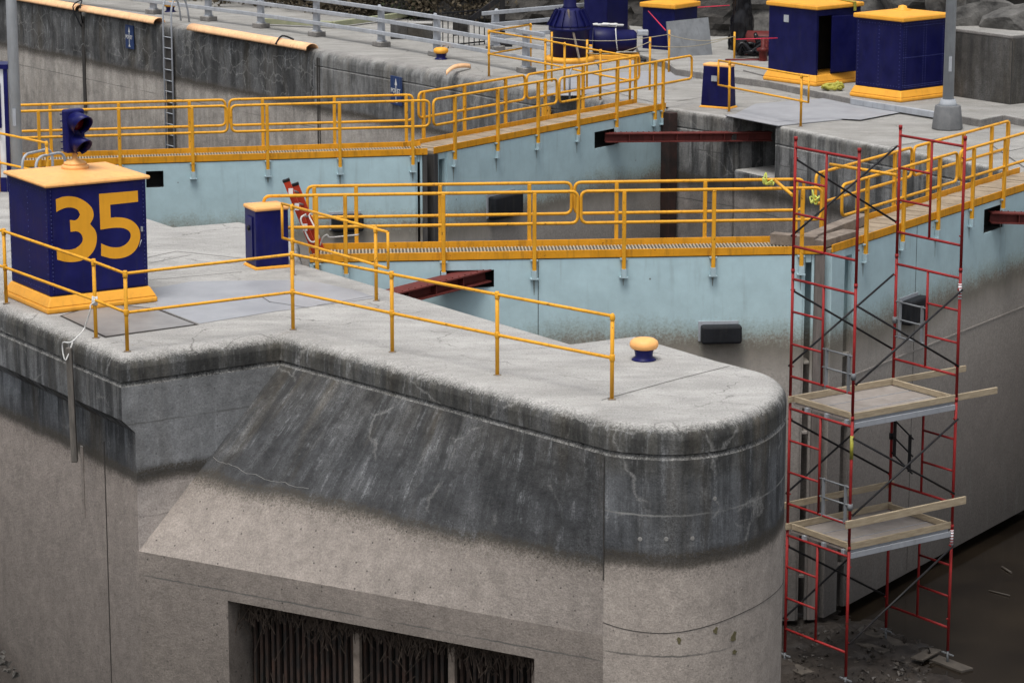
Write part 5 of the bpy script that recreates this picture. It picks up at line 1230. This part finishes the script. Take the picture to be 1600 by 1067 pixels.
# ============================================================ HILLSIDE
base = [U(*p) for p in [(-500, -90), (200, -42), (350, -14), (450, 2), (600, 26), (740, 34), (850, 38), (900, 42), (1000, 50), (1120, 66), (1215, 66), (1330, 60), (1440, 58), (1500, 66), (1600, 72), (1900, 90)]]
base = [v2(b) for b in base]
def hill():
    m = MB(); path = []
    for a, b in zip(base[:-1], base[1:]):
        k = max(2, int((b-a).length/.16))
        path += [lerp(a, b, t/k) for t in range(k)]
    path.append(base[-1]); nj = 46
    for i, p in enumerate(path):
        t = (path[min(i+4, len(path)-1)]-path[max(i-4, 0)]).normalized(); n_ = V3((-t.y, t.x, 0))
        px = PX(p)[0]
        for j in range(nj+1):
            h_ = -.2+j*.17 if j < nj else 9.5
            q_ = p+n_*(max(0, h_)*.42+(12 if j == nj else 0))+V3((0, 0, h_))
            if j < nj:
                big_ = 1 if px > 1150 else 0
                sc_ = V3((1, 1, 2.4)) if not big_ else V3((.6, .6, .9))
                s_ = V3((q_.x*sc_.x, q_.y*sc_.y, q_.z*sc_.z))
                dv, pv_ = mn.voronoi(s_*(1.1 if not big_ else .75), distance_metric='DISTANCE')
                cellr = mn.random_unit_vector
                hsh = math.sin(pv_[0].x*12.9+pv_[0].y*78.2+pv_[0].z*37.7)*43758.5; hsh -= math.floor(hsh)
                ed_ = min(.22, (dv[1]-dv[0]))
                q_ = q_-n_*(hsh*.35+ed_*.8)*(1 if not big_ else 1.5)*min(1, (h_+.2)*3)-n_*mn.fractal(q_*2.5, 1, 2, 4)*.10
            m.v.append(q_)
    for i in range(len(path)-1):
        for j in range(nj): a = i*(nj+1)+j; m.f.append((a, a+1, a+nj+2, a+nj+1)); m.sm.append(False)
    o = m.build('hillside', M['rock'], fix=False); tag(o, kind='structure'); o.data.materials.append(M['boulder'])
    for k, f in enumerate(o.data.polygons):
        c_ = f.center
        if PX(c_)[0] > 1160: f.material_index = 1
hill()
# boulders upper right
def boulder(label, c, s_, seed, rot=0):
    bm = bmesh.new(); bmesh.ops.create_icosphere(bm, subdivisions=4, radius=1)
    planes = []
    rnd = random.Random(seed)
    for _ in range(11): planes.append((V3((rnd.gauss(0, 1), rnd.gauss(0, 1), rnd.gauss(0, 1))).normalized(), rnd.uniform(.55, .8)))
    for v in bm.verts:
        for n_, d_ in planes:
            e = v.co.dot(n_)-d_
            if e > 0: v.co -= n_*e*.96
        v.co += v.co.normalized()*mn.fractal(v.co*2.5+V3((seed, 0, 0)), 1, 2, 5)*.06
        v.co = V3((v.co.x*s_[0], v.co.y*s_[1], v.co.z*s_[2]))
    me = bpy.data.meshes.new('boulder'); bm.to_mesh(me); bm.free(); me.materials.append(M['boulder'])
    o = bpy.data.objects.new('boulder', me); C.objects.link(o); o.location = c; o.rotation_euler = (rnd.uniform(-.3, .3), rnd.uniform(-.4, .4), rot); tag(o, label, 'boulder', group='boulders above the retaining wall')
boulder('large pale slanting boulder directly above the retaining wall', VY(1525, 35, 63.5)+V3((0, 0, -.2)), (1.3, 1.0, .75), 3, .3)
boulder('dark boulder at the top right corner above the black wall end', VY(1590, 34, 62.5)+V3((0, 0, -.1)), (.7, .9, .65), 5, .9)
boulder('upright grey boulder just right of the light pole', VY(1498, 10, 64), (.7, .8, 1.0), 8, .2)
boulder('wide boulder at the top edge right of the light pole', VY(1568, -4, 65), (1.4, 1.0, .7), 12, .1)
boulder('rounded boulder behind the roof of the closed navy cabinet', VY(1430, -2, 66), (1.3, 1.0, .9), 21, .5)
boulder('grey slab boulder between the two big navy cabinets', VY(1368, -8, 67), (1.0, 1.0, .8), 27, .5)
# shrubs: many small leaves
def shrub(label, c, r, mat, n=2600):
    g = thing('shrub', label, 'shrub', v2(c, 0), group='dark shrubs on the hillside')
    m = MB()
    cl = [V3((random.gauss(0, .5)*r[0], random.gauss(0, .5)*r[1], random.uniform(.1, 1)*r[2])) for _ in range(26)]
    for k in range(n):
        b_ = random.choice(cl); p = b_+V3((random.gauss(0, .22), random.gauss(0, .22), random.gauss(0, .18)))
        if p.z < .02: p.z = abs(p.z)+.02
        a = V3((random.gauss(0, 1), random.gauss(0, 1), random.gauss(0, 1))).normalized()*random.uniform(.04, .085); b2 = a.cross(V3((random.gauss(0, 1), random.gauss(0, 1), random.gauss(0, 1)))).normalized()*a.length*.55
        m.add([p-a, p+b2, p+a, p-b2], [(0, 1, 2, 3)])
    m.build('foliage', M[mat], g, fix=False)
    s_ = MB()
    for b_ in cl[:16]: s_.tube([V3((0, 0, 0)), b_*.5+V3((.05, 0, 0)), b_], .02, 5, r2=.006)
    s_.build('stems', M['oldwood'], g, fix=False)
for k, (px, py, rx, h_, mt_) in enumerate([(455, 10, 1.6, 1.1, 'leaf2'), (520, 18, 1.3, .9, 'leaf2'), (575, 24, 1.3, 1.2, 'leaf2'), (632, 26, 1.3, 1.5, 'leaf1'), (690, 30, 1.3, 1.7, 'leaf2'), (748, 34, 1.1, 1.6, 'leaf2'), (395, 2, 1.5, .9, 'leaf2')]):
    shrub(['brown straggly shrub left of the second grey post', 'low brown shrub above the green timber kerb', 'leafy brown shrub behind the third grey post', 'dark green shrub above the concrete block', 'tall brown shrub behind the picket fence', 'dense dark shrub beside the braced post', 'leftmost brown shrub at the top edge'][k], U(px, py), (rx, .8, h_), mt_)
